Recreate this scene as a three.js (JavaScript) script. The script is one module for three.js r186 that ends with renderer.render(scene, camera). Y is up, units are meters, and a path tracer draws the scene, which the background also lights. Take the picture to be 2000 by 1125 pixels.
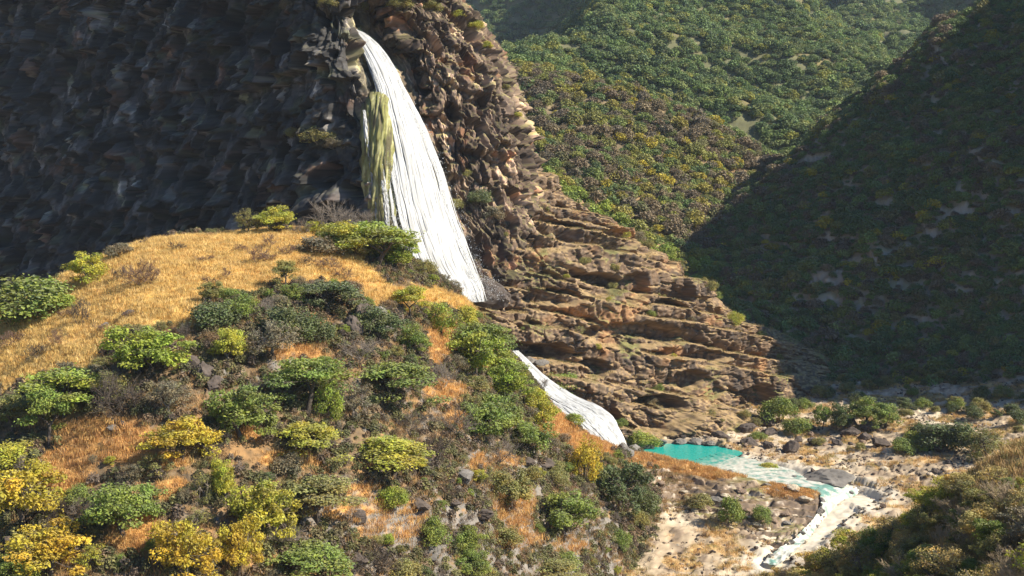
import * as THREE from 'three';
import { Sky } from 'three/addons/objects/Sky.js';
import { mergeVertices, toCreasedNormals } from 'three/addons/utils/BufferGeometryUtils.js';
import { MeshBVH } from 'three-mesh-bvh';

// ---------------------------------------------------------------- camera, sky, sun, exposure
const scene = new THREE.Scene();
const F = 2099, HORIZON = 480, CX = 1000, CY = 562.5;            // focal length and horizon in pixels of the 2000 x 1125 photograph
const camera = new THREE.PerspectiveCamera(30, 16 / 9, 0.5, 12000);
const PITCH = Math.atan((CY - HORIZON) / F);
camera.position.set(0, 0, 0);
camera.rotation.x = -PITCH;
scene.add(camera);
const SUN_EL = THREE.MathUtils.degToRad(39), SUN_AZ = THREE.MathUtils.degToRad(-17);   // from the right of the valley, a little to this side of the cliff
const sunDir = new THREE.Vector3(Math.cos(SUN_EL) * Math.cos(SUN_AZ), Math.sin(SUN_EL), -Math.cos(SUN_EL) * Math.sin(SUN_AZ));
const sky = new Sky();
sky.name = 'sky'; sky.userData.kind = 'structure';
sky.scale.setScalar(10000);
Object.assign(sky.material.uniforms.turbidity, { value: 3 });
sky.material.uniforms.rayleigh.value = 1.2;
sky.material.uniforms.mieCoefficient.value = 0.004;
sky.material.uniforms.sunPosition.value.copy(sunDir);
if (sky.material.uniforms.cloudCoverage) sky.material.uniforms.cloudCoverage.value = 0.1;
scene.add(sky);
scene.environmentIntensity = 0.1;
const sun = new THREE.DirectionalLight(new THREE.Color().setRGB(1, 0.9, 0.72), 5);
sun.position.copy(sunDir).multiplyScalar(900).add(new THREE.Vector3(0, 0, -250));
sun.target.position.set(0, 0, -250); scene.add(sun.target);
sun.castShadow = true; sun.shadow.mapSize.set(4096, 4096); sun.shadow.bias = -0.0006;
Object.assign(sun.shadow.camera, { left: -420, right: 420, top: 420, bottom: -420, near: 10, far: 2200 });
scene.add(sun);
scene.fog = new THREE.FogExp2(new THREE.Color(0.62, 0.74, 0.9), 0.00008);
const renderer = new THREE.WebGLRenderer({ antialias: true });
renderer.toneMapping = THREE.LinearToneMapping;
renderer.toneMappingExposure = 2.0;
renderer.shadowMap.enabled = true;

// ---------------------------------------------------------------- helpers
const V = (x, y, z) => new THREE.Vector3(x, y, z);
function rng(seed) { let a = seed | 0; return () => { a = (a + 0x6d2b79f5) | 0; let t = Math.imul(a ^ (a >>> 15), 1 | a); t = (t + Math.imul(t ^ (t >>> 7), 61 | t)) ^ t; return ((t ^ (t >>> 14)) >>> 0) / 4294967296; }; }
const clamp = (x, a = 0, b = 1) => x < a ? a : x > b ? b : x, mix = (a, b, t) => a + (b - a) * t;
const ss = (a, b, x) => { const t = clamp((x - a) / (b - a)); return t * t * (3 - 2 * t); };
const perm = new Uint8Array(512); { const r = rng(77), p = [...Array(256).keys()]; for (let i = 255; i > 0; i--) { const j = Math.floor(r() * (i + 1)); [p[i], p[j]] = [p[j], p[i]]; } for (let i = 0; i < 512; i++) perm[i] = p[i & 255]; }
const grad = (h, x, y, z) => { h &= 15; const u = h < 8 ? x : y, v = h < 4 ? y : h === 12 || h === 14 ? x : z; return ((h & 1) ? -u : u) + ((h & 2) ? -v : v); };
function noise(x, y, z) {
  const X = Math.floor(x), Y = Math.floor(y), Z = Math.floor(z); x -= X; y -= Y; z -= Z;
  const u = x * x * x * (x * (x * 6 - 15) + 10), v = y * y * y * (y * (y * 6 - 15) + 10), w = z * z * z * (z * (z * 6 - 15) + 10);
  const a = X & 255, b = Y & 255, c = Z & 255, A = perm[a] + b, B = perm[a + 1] + b, AA = perm[A & 255] + c, AB = perm[(A + 1) & 255] + c, BA = perm[B & 255] + c, BB = perm[(B + 1) & 255] + c;
  const g = (i, dx, dy, dz) => grad(perm[i & 511], x - dx, y - dy, z - dz);
  return mix(mix(mix(g(AA, 0, 0, 0), g(BA, 1, 0, 0), u), mix(g(AB, 0, 1, 0), g(BB, 1, 1, 0), u), v), mix(mix(g(AA + 1, 0, 0, 1), g(BA + 1, 1, 0, 1), u), mix(g(AB + 1, 0, 1, 1), g(BB + 1, 1, 1, 1), u), v), w);
}
const fbm = (x, y, z, o = 4) => { let s = 0, a = 0.5; for (let i = 0; i < o; i++) { s += a * noise(x, y, z); x = x * 2.03 + 7.1; y = y * 2.03 + 3.7; z = z * 2.03 + 1.3; a *= 0.5; } return s; };
const hash2 = (i, j, k = 0) => { let n = Math.imul(i, 374761393) + Math.imul(j, 668265263) + Math.imul(k, 2147483647 ^ 0x5bd1e995); n = Math.imul(n ^ (n >>> 13), 1274126177); return ((n ^ (n >>> 16)) >>> 0) / 4294967296; };
const cellOut = { f1: 0, f2: 0, id: 0, dx: 0, dy: 0 };
function cells(x, y, k = 0) {                                     // jittered cells: nearest, second nearest, a number for the cell, the offset in it
  const X = Math.floor(x), Y = Math.floor(y); let f1 = 9, f2 = 9, id = 0, ox = 0, oy = 0;
  for (let j = -1; j <= 1; j++) for (let i = -1; i <= 1; i++) {
    const cx = X + i + hash2(X + i, Y + j, k), cy = Y + j + hash2(X + i, Y + j, k + 9), dx = x - cx, dy = y - cy, d = dx * dx + dy * dy;
    if (d < f1) { f2 = f1; f1 = d; id = hash2(X + i, Y + j, k + 21); ox = dx; oy = dy; } else if (d < f2) f2 = d;
  }
  cellOut.f1 = Math.sqrt(f1); cellOut.f2 = Math.sqrt(f2); cellOut.id = id; cellOut.dx = ox; cellOut.dy = oy; return cellOut;
}
// a pixel gives a direction; the depth comes from the landform
const cp = Math.cos(PITCH), sp = Math.sin(PITCH);
function dirOf(px, py) { const a = (px - CX) / F, b = (CY - py) / F; return V(a, b * cp - sp, -(cp + b * sp)); }
function P(px, py, D) { const d = dirOf(px, py); return d.multiplyScalar(D / -d.z); }
function atHeight(px, py, y) { const d = dirOf(px, py); return d.multiplyScalar(y / d.y); }
function toPixel(p) { const yc = p.y * cp - p.z * sp, zc = p.y * sp + p.z * cp; return [CX + F * p.x / -(zc), CY - F * (p.y * cp + -p.z * sp) / -(zc), -p.z]; }
function pixelOf(p) { const up = p.y * cp - p.z * sp, fwd = -(p.z * cp) - p.y * sp; return [CX + F * p.x / fwd, CY - F * up / fwd]; }
const inPoly = (poly, x, y) => { let c = false; for (let i = 0, j = poly.length - 1; i < poly.length; j = i++) if ((poly[i][1] > y) !== (poly[j][1] > y) && x < (poly[j][0] - poly[i][0]) * (y - poly[i][1]) / (poly[j][1] - poly[i][1]) + poly[i][0]) c = !c; return c; };
const std = (o) => new THREE.MeshStandardMaterial({ roughness: 1, metalness: 0, ...o });
const rgb = (r, g, b) => new THREE.Color().setRGB(r, g, b);
const used = {};
function numbered(n) { const k = used[n] = (used[n] ?? -1) + 1; return k ? n + '_' + String(k).padStart(3, '0') : n; }
function shade(o) { o.traverse((m) => { if (m.isMesh) { m.castShadow = true; m.receiveShadow = true; } }); return o; }
function add(o, name, label, category, group, kind) {
  o.name = numbered(name); Object.assign(o.userData, { label, category }); if (group) o.userData.group = group; if (kind) o.userData.kind = kind;
  shade(o); scene.add(o); return o;
}
function structure(o, name, label) { o.name = name; o.userData.kind = 'structure'; if (label) o.userData.label = label; shade(o); scene.add(o); return o; }

// a landform: a grid of points measured from the photograph, made smooth and given relief
const cr = (a, b, c, d, t) => 0.5 * (2 * b + (c - a) * t + (2 * a - 5 * b + 4 * c - d) * t * t + (3 * b - a - 3 * c + d) * t * t * t);
function landform(name, rows, nu, nv, relief, colour, material) {
  const R = rows.length, C = rows[0].length, at = (r, c) => rows[clamp(r, 0, R - 1)][clamp(c, 0, C - 1)];
  const pos = new Float32Array((nu + 1) * (nv + 1) * 3), base = new Float32Array(pos.length), pt = V(0, 0, 0), q = [0, 0, 0];
  const evalAt = (u, v, out) => {
    const fr = v * (R - 1), fc = u * (C - 1), r = Math.min(Math.floor(fr), R - 2), c = Math.min(Math.floor(fc), C - 2), tr = fr - r, tc = fc - c;
    for (const k of ['x', 'y', 'z']) {
      const row = (i) => cr(at(i, c - 1)[k], at(i, c)[k], at(i, c + 1)[k], at(i, c + 2)[k], tc);
      out[k] = cr(row(r - 1), row(r), row(r + 1), row(r + 2), tr);
    }
    return out;
  };
  const a = V(0, 0, 0), b = V(0, 0, 0), n = V(0, 0, 0), e = 0.004, off = V(0, 0, 0);
  let flip = 0;
  for (let j = 0, k = 0; j <= nv; j++) for (let i = 0; i <= nu; i++, k += 3) {
    const u = i / nu, v = j / nv; evalAt(u, v, pt);
    base[k] = pt.x; base[k + 1] = pt.y; base[k + 2] = pt.z;
    evalAt(Math.min(u + e, 1), v, a); evalAt(Math.max(u - e, 0), v, b); a.sub(b);
    const a2 = a.clone(); evalAt(u, Math.min(v + e, 1), a); evalAt(u, Math.max(v - e, 0), b); a.sub(b);
    n.crossVectors(a2, a).normalize(); if (n.y + n.z * 0.8 < 0) { n.negate(); flip++; }
    off.set(0, 0, 0); relief(pt, n, u, v, off);
    pos[k] = pt.x + off.x; pos[k + 1] = pt.y + off.y; pos[k + 2] = pt.z + off.z;
  }
  const idx = new Uint32Array(nu * nv * 6), turned = flip > pos.length / 6;
  for (let j = 0, k = 0; j < nv; j++) for (let i = 0; i < nu; i++, k += 6) {
    const p = j * (nu + 1) + i, s = p + 1, t = p + nu + 1, w = t + 1;
    idx.set(turned ? [p, t, s, s, t, w] : [p, s, t, s, w, t], k);
  }
  const g = new THREE.BufferGeometry(); g.setAttribute('position', new THREE.BufferAttribute(pos, 3)); g.setIndex(new THREE.BufferAttribute(idx, 1)); g.computeVertexNormals();
  const N = g.attributes.normal.array, col = new Float32Array(pos.length);
  for (let k = 0, vtx = 0; k < pos.length; k += 3, vtx++) {
    pt.set(pos[k], pos[k + 1], pos[k + 2]); n.set(N[k], N[k + 1], N[k + 2]); q[0] = q[1] = q[2] = 0;
    colour(pt, n, (vtx % (nu + 1)) / nu, Math.floor(vtx / (nu + 1)) / nv, q);
    col[k] = q[0]; col[k + 1] = q[1]; col[k + 2] = q[2];
  }
  g.setAttribute('color', new THREE.BufferAttribute(col, 3));
  const m = new THREE.Mesh(g, material ?? std({ vertexColors: true })); m.name = name; m.bvh = null;
  return m;
}
const gridP = (rows) => rows.map((r) => r.map((c) => c.isVector3 ? c : P(...c)));
function hit(mesh, px, py, far = false) { mesh.bvh ??= new MeshBVH(mesh.geometry.clone()); const h = mesh.bvh.raycastFirst(new THREE.Ray(V(0, 0, 0), dirOf(px, py).normalize()), THREE.DoubleSide); return h ? h.point.clone() : null; }
function down(mesh, x, z) { mesh.bvh ??= new MeshBVH(mesh.geometry.clone()); const h = mesh.bvh.raycastFirst(new THREE.Ray(V(x, 400, z), V(0, -1, 0)), THREE.DoubleSide); return h ? h.point.clone() : null; }
function hitAny(list, px, py) { let best = null; for (const m of list) { const h = hit(m, px, py); if (h && (!best || h.z > best.z)) best = h; } return best; }
function sampler(mesh, seed) {                                    // points spread evenly over a landform
  const p = mesh.geometry.attributes.position.array, ix = mesh.geometry.index.array, n = ix.length / 3, cdf = new Float64Array(n), a = V(0, 0, 0), b = V(0, 0, 0), c = V(0, 0, 0), r = rng(seed); let s = 0;
  for (let i = 0; i < n; i++) { a.fromArray(p, ix[i * 3] * 3); b.fromArray(p, ix[i * 3 + 1] * 3); c.fromArray(p, ix[i * 3 + 2] * 3); s += b.sub(a).cross(c.sub(a)).length(); cdf[i] = s; }
  return () => {
    const t = r() * s; let lo = 0, hi = n - 1; while (lo < hi) { const m = (lo + hi) >> 1; if (cdf[m] < t) lo = m + 1; else hi = m; }
    a.fromArray(p, ix[lo * 3] * 3); b.fromArray(p, ix[lo * 3 + 1] * 3); c.fromArray(p, ix[lo * 3 + 2] * 3);
    let u = r(), v = r(); if (u + v > 1) { u = 1 - u; v = 1 - v; }
    const nrm = b.clone().sub(a).cross(c.clone().sub(a)).normalize();
    return { p: a.clone().addScaledVector(b.clone().sub(a), u).addScaledVector(c.clone().sub(a), v), n: nrm, r };
  };
}

// ---------------------------------------------------------------- the terrain
const put = (q, r, g, b) => { q[0] = r; q[1] = g; q[2] = b; };
const blend = (q, r, g, b, t) => { q[0] = mix(q[0], r, t); q[1] = mix(q[1], g, t); q[2] = mix(q[2], b, t); };
const tint = (q, k) => { q[0] *= k; q[1] *= k; q[2] *= k; };

// ground far below everything, out to the horizon
{
  const g = new THREE.PlaneGeometry(9000, 9000, 8, 8).rotateX(-Math.PI / 2).translate(0, -75, -1500);
  structure(new THREE.Mesh(g, std({ color: rgb(0.2, 0.15, 0.09) })), 'ground', 'brown earth below the hills out to the horizon');
}

// cliff with the waterfall notch and the buttress
const cliffRelief = (p, n, u, v, off, amp, chute) => {
  const s = along(u), y = p.y;
  const wx = s + 1.6 * noise(s * 0.13, y * 0.09, 3) + 0.45 * noise(s * 0.6, y * 0.4, 8), wy = y + 2.6 * noise(s * 0.1, y * 0.08, 11) + 0.6 * noise(s * 0.5, y * 0.4, 5);
  let d = 3 * fbm(s * 0.05, y * 0.04, p.z * 0.03, 3), droop = 0;
  // aprons of rock that swell outward as they hang down and break off in an undercut
  const apron = (wide, tall, h, k) => {
    const col = Math.floor(wx / wide), yy = wy / tall + hash2(col, k, 5) * 3, row = Math.floor(yy), f = yy - row, fx = wx / wide - Math.floor(wx / wide), id = hash2(col, row, k);
    const swell = Math.pow(1 - f, 1.5) * (1 - Math.pow(Math.abs(fx - 0.5) * 2, 3) * 0.5) * ss(0, 0.07, f); d += h * (swell * (0.35 + id) + (id - 0.5) * 0.5); droop += h * swell * 0.5;
  };
  const rough = 0.3 + 0.9 * ss(-0.22, 0.25, noise(s * 0.055, y * 0.06, 19)), rough2 = 0.3 + 1 * ss(-0.2, 0.3, noise(s * 0.12, y * 0.11, 29));
  apron(8 + 3 * noise(y * 0.03, 1, 2), 15, 3.8, 1); apron(3.8, 8, 2.9 * rough, 2); apron(1.8, 3.4, 1.3 * rough2, 3); apron(0.9, 1.5, 0.4 * rough2, 4);
  const fl = (cx, cy, h, k) => { const c = cells(wx / cx, wy / cy, k), edge = ss(0, 0.12, c.f2 - c.f1); d += h * ((c.id - 0.5) * 0.9 - (1 - edge) * 0.6); };
  fl(4.2, 8, 1, 2); fl(2, 3.6, 0.45, 3); fl(0.95, 1.5, 0.16, 4);
  const rib = noise(wx * 1.1, wy * 0.08, 77); d += 0.8 * rib * ss(0, 0.2, noise(s * 0.07, y * 0.06, 45));   // hanging drapes
  const hole = cells(wx / 6.5, wy / 7.5, 31); if (hole.id > 0.42) d -= 6 * ss(0.34, 0.27, hole.f1);
  const hole2 = cells(wx / 2.6, wy / 3, 37); if (hole2.id > 0.55) d -= 2 * ss(0.33, 0.26, hole2.f1);
  d += 0.2 * noise(s * 1.1, y * 0.7, p.z) + 0.06 * noise(s * 2.6, y * 1.9, p.z * 2);
  const k = amp * chute;
  off.x += n.x * d * k; off.y += n.y * d * k - droop * k * 0.5; off.z += n.z * d * k;
};
const cPy = [-60, 0, 60, 130, 260, 400, 540, 640];
const cL = [-120, 0, 110, 220, 330, 430, 530, 610], cLD = [344, 326, 310, 294, 279, 265, 251, 241];
const cols = {
  a: [[650, 238], [650, 238], [668, 237], [682, 236], [702, 235], [722, 233], [760, 228], [790, 224]],
  b: [[670, 242], [672, 242], [684, 241.5], [708, 240], [737, 237], [772, 233.5], [830, 228], [870, 223]],
  c: [[690, 247], [692, 247], [702, 246], [742, 245], [790, 242], [835, 238], [885, 232], [920, 228]],
  d: [[730, 250], [732, 250], [750, 251], [797, 251], [842, 247], [882, 243], [930, 237], [960, 232]],
  e: [[765, 247], [775, 247], [805, 248], [832, 248], [872, 247], [908, 245], [950, 240], [985, 236]],
  f: [[815, 255], [835, 254], [872, 253], [902, 252], [937, 251], [968, 249], [1005, 246], [1040, 243]],
  g: [[850, 270], [884, 268], [932, 267], [974, 265], [1012, 264], [1058, 264], [1110, 264], [1150, 264]],
  h: [[856, 320], [890, 320], [936, 320], [978, 320], [1014, 320], [1055, 320], [1100, 320], [1130, 320]],
};
const cliffRows = cPy.map((py, i) => [
  ...cL.map((px, k) => P(px, py, cLD[k] + [-3, -2, -2, -1, 0, 1, 3, 4][i])),
  ...Object.entries(cols).map(([k, c]) => P(c[i][0], i === 0 ? { a: -60, b: -50, c: -40, d: -25, e: -16, f: -12, g: -6, h: -6 }[k] : i === 1 ? { a: 0, b: 0, c: 2, d: 4, e: 8, f: 10, g: 6, h: 6 }[k] : py, c[i][1])),
]);
cliffRows.unshift(cliffRows[0].map((p, k) => V(p.x * 1.28 - 4, p.y + (k < 9 ? 6 : -1), p.z * 1.28)));
const arc = [0]; for (let i = 1; i < cliffRows[4].length; i++) arc.push(arc[i - 1] + Math.hypot(cliffRows[4][i].x - cliffRows[4][i - 1].x, cliffRows[4][i].z - cliffRows[4][i - 1].z));
const along = (u) => { const f = u * (arc.length - 1), i = Math.min(Math.floor(f), arc.length - 2); return mix(arc[i], arc[i + 1], f - i); };   // metres along the foot of the cliff
const cliff = landform('cliff', cliffRows, 760, 440, (p, n, u, v, off) => {
  const col = u * 15; let chute = 1 - 0.78 * (ss(8.2, 9, col) - ss(10.6, 11.4, col));
  if (v < 0.115) chute *= 0.3;
  const right = ss(10.6, 12, col);
  cliffRelief(p, n, u, v, off, mix(1, 0.5, right), chute);
  if (right > 0) {                                                // the buttress breaks into upright blocks
    const s = p.x * 0.6 - p.z * 0.8 + 1.2 * noise(p.x * 0.3, p.y * 0.2, 4), y = p.y + 1.5 * noise(s * 0.2, p.y * 0.2, 9), c = cells(s / 2.4, y / 6.5, 50), d = right * (2.3 * (c.id - 0.5) + 0.8 * clamp(0.5 - c.dy) - 1.3 * ss(0.16, 0, c.f2 - c.f1)); off.x += n.x * d; off.z += n.z * d;
    const c2 = cells(s / 1.0, y / 2.6, 51), d2 = right * (1.1 * (c2.id - 0.5) - 0.55 * ss(0.16, 0, c2.f2 - c2.f1) + 0.5 * noise(s * 2.2, y * 0.6, 3)); off.x += n.x * d2; off.z += n.z * d2;
  }
}, (p, n, u, v, q) => {
  const col = u * 15, right = ss(7.6, 11, col), s = along(u);
  put(q, 0.05, 0.047, 0.046);
  const big = fbm(s * 0.09, p.y * 0.06, 2, 3), str = fbm(s * 0.55, p.y * 0.1, 6, 3), fine = fbm(s * 1.6, p.y * 1.1, p.z, 3);
  blend(q, 0.14, 0.13, 0.12, ss(0.08, 0.4, str + big * 0.5));
  blend(q, 0.1, 0.058, 0.04, ss(0.12, 0.3, fbm(s * 0.14, p.y * 0.11, 21, 3)) * 0.8);
  blend(q, 0.085, 0.088, 0.05, ss(0.1, 0.3, fbm(s * 0.2, p.y * 0.2, 41, 3)) * 0.7);
  if (right > 0) { blend(q, 0.15, 0.1, 0.07, right * clamp(0.75 + 0.5 * big)); blend(q, 0.25, 0.18, 0.125, right * ss(0.08, 0.32, str)); blend(q, 0.3, 0.14, 0.07, right * ss(0.15, 0.3, fbm(s * 0.16, p.y * 0.13, 61, 3)) * 0.7); }
  if (n.y > 0.45) blend(q, 0.16, 0.14, 0.05, ss(0.6, 0.75, n.y + 0.5 * fine) * (0.2 + 0.5 * right));
  const wet = ss(8.4, 9, col) - ss(10.3, 10.9, col); blend(q, 0.1, 0.085, 0.05, wet * 0.75); blend(q, 0.22, 0.21, 0.07, wet * ss(0, 0.3, str));
  const wx = s + 1.6 * noise(s * 0.13, p.y * 0.09, 3) + 0.45 * noise(s * 0.6, p.y * 0.4, 8), wy = p.y + 2.6 * noise(s * 0.1, p.y * 0.08, 11) + 0.6 * noise(s * 0.5, p.y * 0.4, 5);
  tint(q, (0.45 + 0.9 * cells(wx / 4.2, wy / 8, 2).id) * (0.55 + 0.9 * cells(wx / 2, wy / 3.6, 3).id + 1.3 * ss(0.86, 0.9, cellOut.id)) * (1 + 1.2 * fine));   // each flake weathers to a tone of its own
});
structure(cliff, 'cliff', 'dark pitted limestone cliff split by the waterfall');

// mossy tufa drapes beside the fall
const tufa = landform('mossy_tufa', gridP([
  [[706, 176, 246], [716, 172, 245], [735, 170, 244], [752, 172, 244], [766, 180, 245]],
  [[704, 204, 240.5], [713, 196, 237], [736, 188, 235.6], [756, 194, 236.2], [768, 204, 239]],
  [[704, 290, 236.8], [714, 290, 232.8], [738, 290, 231.2], [757, 290, 231.8], [770, 290, 235.3]],
  [[712, 370, 235.8], [722, 370, 231.8], [744, 370, 230], [762, 370, 230.4], [776, 370, 233.8]],
  [[724, 440, 233.8], [738, 445, 229.8], [752, 450, 228.3], [766, 450, 228.8], [782, 445, 232.3]],
  [[735, 480, 232.8], [744, 480, 228.8], [756, 480, 227.6], [770, 480, 227.8], [786, 480, 230.8]],
]), 60, 130, (p, n, u, v, off) => {
  const s = p.x * 1.1 + 0.5 * noise(p.x * 0.5, p.y * 0.25, 2), d = 0.8 * Math.abs(noise(s * 0.8, p.y * 0.07, 5)) * 2 + 0.45 * noise(s * 2, p.y * 0.2, 7) + 0.4 * noise(s * 1.4, p.y * 0.5, 9) + 0.9 * noise(s * 0.4, p.y * 0.16, 12);
  off.x += n.x * d; off.z += n.z * d; off.y -= Math.abs(d) * 0.3;
}, (p, n, u, v, q) => {
  const st = fbm(p.x * 1.9, p.y * 0.12, 3, 3), f = fbm(p.x * 3, p.y * 1.5, 5, 2);
  put(q, 0.2, 0.195, 0.065); blend(q, 0.4, 0.38, 0.2, ss(0.05, 0.3, st)); blend(q, 0.11, 0.095, 0.05, ss(0.02, -0.2, st + 0.5 * fbm(p.x * 0.5, p.y * 0.2, 8, 2))); tint(q, 1 + 0.8 * f);
});
structure(tufa, 'mossy_tufa', 'yellow green mossy rock drapes beside the tall waterfall');

// terraced rock between the fall and the pool
const beds = []; { const r = rng(5); let y = -90; while (y < 300) { const t = 2.2 + Math.pow(r(), 1.6) * 8; beds.push([y, t, r()]); y += t; } }
const bedAt = (h) => { for (const b of beds) if (h < b[0] + b[1]) return b; return beds[beds.length - 1]; };
const CAVES = [[1040, 690, 80, 20, 5], [1235, 655, 95, 24, 3.5], [1290, 812, 55, 40, 6], [1170, 720, 30, 16, 4], [1345, 742, 34, 22, 4], [1175, 556, 44, 22, 5], [1240, 562, 26, 30, 4], [1080, 580, 60, 16, 4], [1390, 700, 40, 18, 3], [1130, 850, 70, 16, 5], [1480, 790, 40, 40, 4], [1060, 460, 70, 34, 3], [1200, 470, 40, 24, 3], [1270, 470, 30, 30, 3], [955, 570, 24, 14, 3]];   // hollows under the ledges, where the photograph shows them
const tPx = [860, 940, 1020, 1100, 1200, 1300, 1400, 1500, 1600, 1720, 1850];
const tRow = (py, D) => tPx.map((x, i) => P(x, py[i], D[i]));
const terraceTop = tRow([340, 325, 332, 388, 436, 505, 592, 643, 686, 735, 770], [264, 267, 268, 268, 268, 270, 274, 280, 286, 290, 290]);
const terrace = landform('rock_terrace', [
  terraceTop.map((p) => V(p.x * 1.14, p.y - 14, p.z * 1.14)),
  terraceTop.map((p) => V(p.x * 1.04, p.y - 1.5, p.z * 1.04)),
  terraceTop,
  tRow([470, 470, 470, 490, 522, 572, 628, 680, 725, 762, 785], [247, 249, 251, 252, 254, 257, 262, 268, 273, 276, 276]),
  tRow([560, 560, 572, 594, 624, 664, 708, 745, 775, 785, 800], [233, 236, 239, 241, 244, 247, 252, 258, 263, 268, 268]),
  tRow([640, 640, 665, 690, 720, 757, 785, 800, 805, 805, 812], [227, 229, 231, 233, 236, 239, 244, 252, 256, 260, 260]),
  tRow([740, 740, 760, 785, 808, 822, 828, 825, 822, 818, 822], [222, 223, 224.5, 226, 228, 230, 235, 245, 250, 254, 255]),
  tRow([840, 840, 840, 856, 872, 870, 858, 844, 834, 830, 834], [217, 218, 219, 221, 223, 226, 231, 238, 244, 248, 250]),
  tRow([900, 900, 900, 905, 915, 915, 900, 890, 880, 880, 880], [212, 213, 214, 216, 219, 222, 227, 233, 238, 242, 244]),
], 560, 330, (p, n, u, v, off) => {
  const fade = ss(0.1, 0.22, v) * ss(1, 0.9, v), ox = n.x * 0.6 + 0.25, oz = Math.abs(n.z) * 0.9 + 0.3, ol = Math.hypot(ox, oz);
  const bend = 2.2 * noise(p.x * 0.035, p.z * 0.04, 4) + 0.5 * noise(p.x * 0.25, p.z * 0.2, 6);
  const slip = cells((p.x * 0.85 - p.z * 0.5) / 17 + 0.4 * noise(p.y * 0.1, p.x * 0.05, 2), p.y / 21, 66).id, h = p.y + 0.23 * p.x + bend + 3.4 * (slip - 0.5), b = bedAt(h), f = (h - b[0]) / b[1];
  const strength = clamp(0.85 + 1.2 * noise(p.x * 0.06, p.y * 0.07, 15) + 0.5 * (b[2] - 0.5), 0.3, 1.4);
  let out = (Math.pow(f, 0.7) - 0.5) * b[1] * 1.25 * strength;
  const hf = p.y * 1.0 + 0.23 * p.x + 0.3 * noise(p.x * 0.4, p.y * 0.5, 3), f2 = (hf / 0.85) - Math.floor(hf / 0.85); out += (f2 - 0.5) * 0.34 * ss(-0.1, 0.25, noise(p.x * 0.12, p.y * 0.2, 33));
  const s = p.x * 0.85 - p.z * 0.5 + 0.7 * noise(p.x * 0.3, p.y * 0.3, 8);
  let c = cells(s / 4.2, h / 3.4 + b[2] * 9, 70); out += 1.2 * (c.id - 0.5) - 0.8 * ss(0.12, 0, c.f2 - c.f1);
  c = cells(s / 1.7, h / 1.2, 71); out += 0.5 * (c.id - 0.5) - 0.3 * ss(0.14, 0, c.f2 - c.f1);
  c = cells(s / 7, h / 4, 73); if (c.id > 0.5) out -= 3 * ss(0.36, 0.2, c.f1) * ss(0.35, 0.2, f);     // hollows under the ledges
  const [kx, ky] = pixelOf(p); for (const [cx, cy, rx, ry, dp] of CAVES) { const e = Math.hypot((kx + 9 * noise(p.x * 0.3, p.y * 0.3, 1) - cx) / rx, (ky + 7 * noise(p.x * 0.3, p.y * 0.3, 5) - cy) / ry); if (e < 1.15) out -= dp * ss(1.15, 0.75, e); }
  out += 2.2 * fbm(p.x * 0.06, p.y * 0.06, p.z * 0.06, 3) + 0.35 * noise(p.x * 1.3, p.y * 1.3, p.z * 1.3);
  out *= fade; off.x += out * ox / ol; off.z += out * oz / ol; off.y += fade * 0.25 * noise(p.x * 0.9, p.z * 0.9, 2);
}, (p, n, u, v, q) => {
  const f = fbm(p.x * 0.9, p.y * 0.9, p.z * 0.9, 3), big = fbm(p.x * 0.06, p.y * 0.08, p.z * 0.06, 3), hf = p.y + 0.23 * p.x, band = noise(hf * 1.3, p.x * 0.03, 7), st = fbm(p.x * 0.8, p.y * 0.13, p.z * 0.8, 2);
  put(q, 0.135, 0.088, 0.055); blend(q, 0.23, 0.16, 0.102, ss(0, 0.35, band + 0.4 * big)); blend(q, 0.08, 0.06, 0.048, ss(0.0, 0.3, st - big * 0.4));
  blend(q, 0.3, 0.155, 0.07, ss(0.1, 0.3, fbm(p.x * 0.11, p.y * 0.1, 31, 3)) * 0.8);
  blend(q, 0.36, 0.25, 0.12, ss(0.68, 0.85, n.y + 0.5 * f) * 0.75);
  blend(q, 0.17, 0.165, 0.055, ss(0.5, 0.75, n.y + 0.4 * f) * ss(0.05, 0.2, fbm(p.x * 0.1, p.y * 0.1, 55, 3)) * 0.9);
  tint(q, 1 + 0.75 * f);
});
structure(terrace, 'rock_terrace', 'brown bedded rock ledges stepping down to the turquoise pool');

// river bed between the terrace and the hillside
const streamL = [[1330, 906, -42], [1392, 924, -42.2], [1450, 938, -42.6], [1530, 946, -43], [1588, 957, -43.5], [1606, 980, -44.6], [1594, 1006, -46], [1570, 1034, -47.2], [1544, 1058, -48.2], [1512, 1078, -49], [1490, 1100, -49.8]];
const streamR = [[1404, 884, -42], [1474, 899, -42.2], [1535, 914, -42.6], [1586, 936, -43], [1648, 946, -43.5], [1678, 957, -44.4], [1636, 988, -45.9], [1606, 1018, -47.2], [1580, 1050, -48.3], [1548, 1080, -49.1], [1520, 1106, -49.9]];
const bankL = streamL.map((a) => atHeight(...a)), bankR = streamR.map((a) => atHeight(...a));
const poolOutline = [[1232, 880], [1250, 870], [1285, 866], [1340, 866], [1400, 871], [1450, 884], [1420, 897], [1385, 906], [1345, 910], [1290, 905], [1250, 893]].map((a) => atHeight(a[0], a[1], -42));
const centre = bankL.map((p, i) => p.clone().lerp(bankR[i], 0.5)), half = bankL.map((p, i) => p.distanceTo(bankR[i]) / 2);
function toStream(x, z) { let best = 99, y = 0; for (let i = 0; i + 1 < centre.length; i++) { const a = centre[i], b = centre[i + 1], dx = b.x - a.x, dz = b.z - a.z, t = clamp(((x - a.x) * dx + (z - a.z) * dz) / (dx * dx + dz * dz)), d = Math.hypot(x - a.x - dx * t, z - a.z - dz * t) - mix(half[i], half[i + 1], t); if (d < best) { best = d; y = mix(a.y, b.y, t); } } return [best, y]; }
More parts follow.
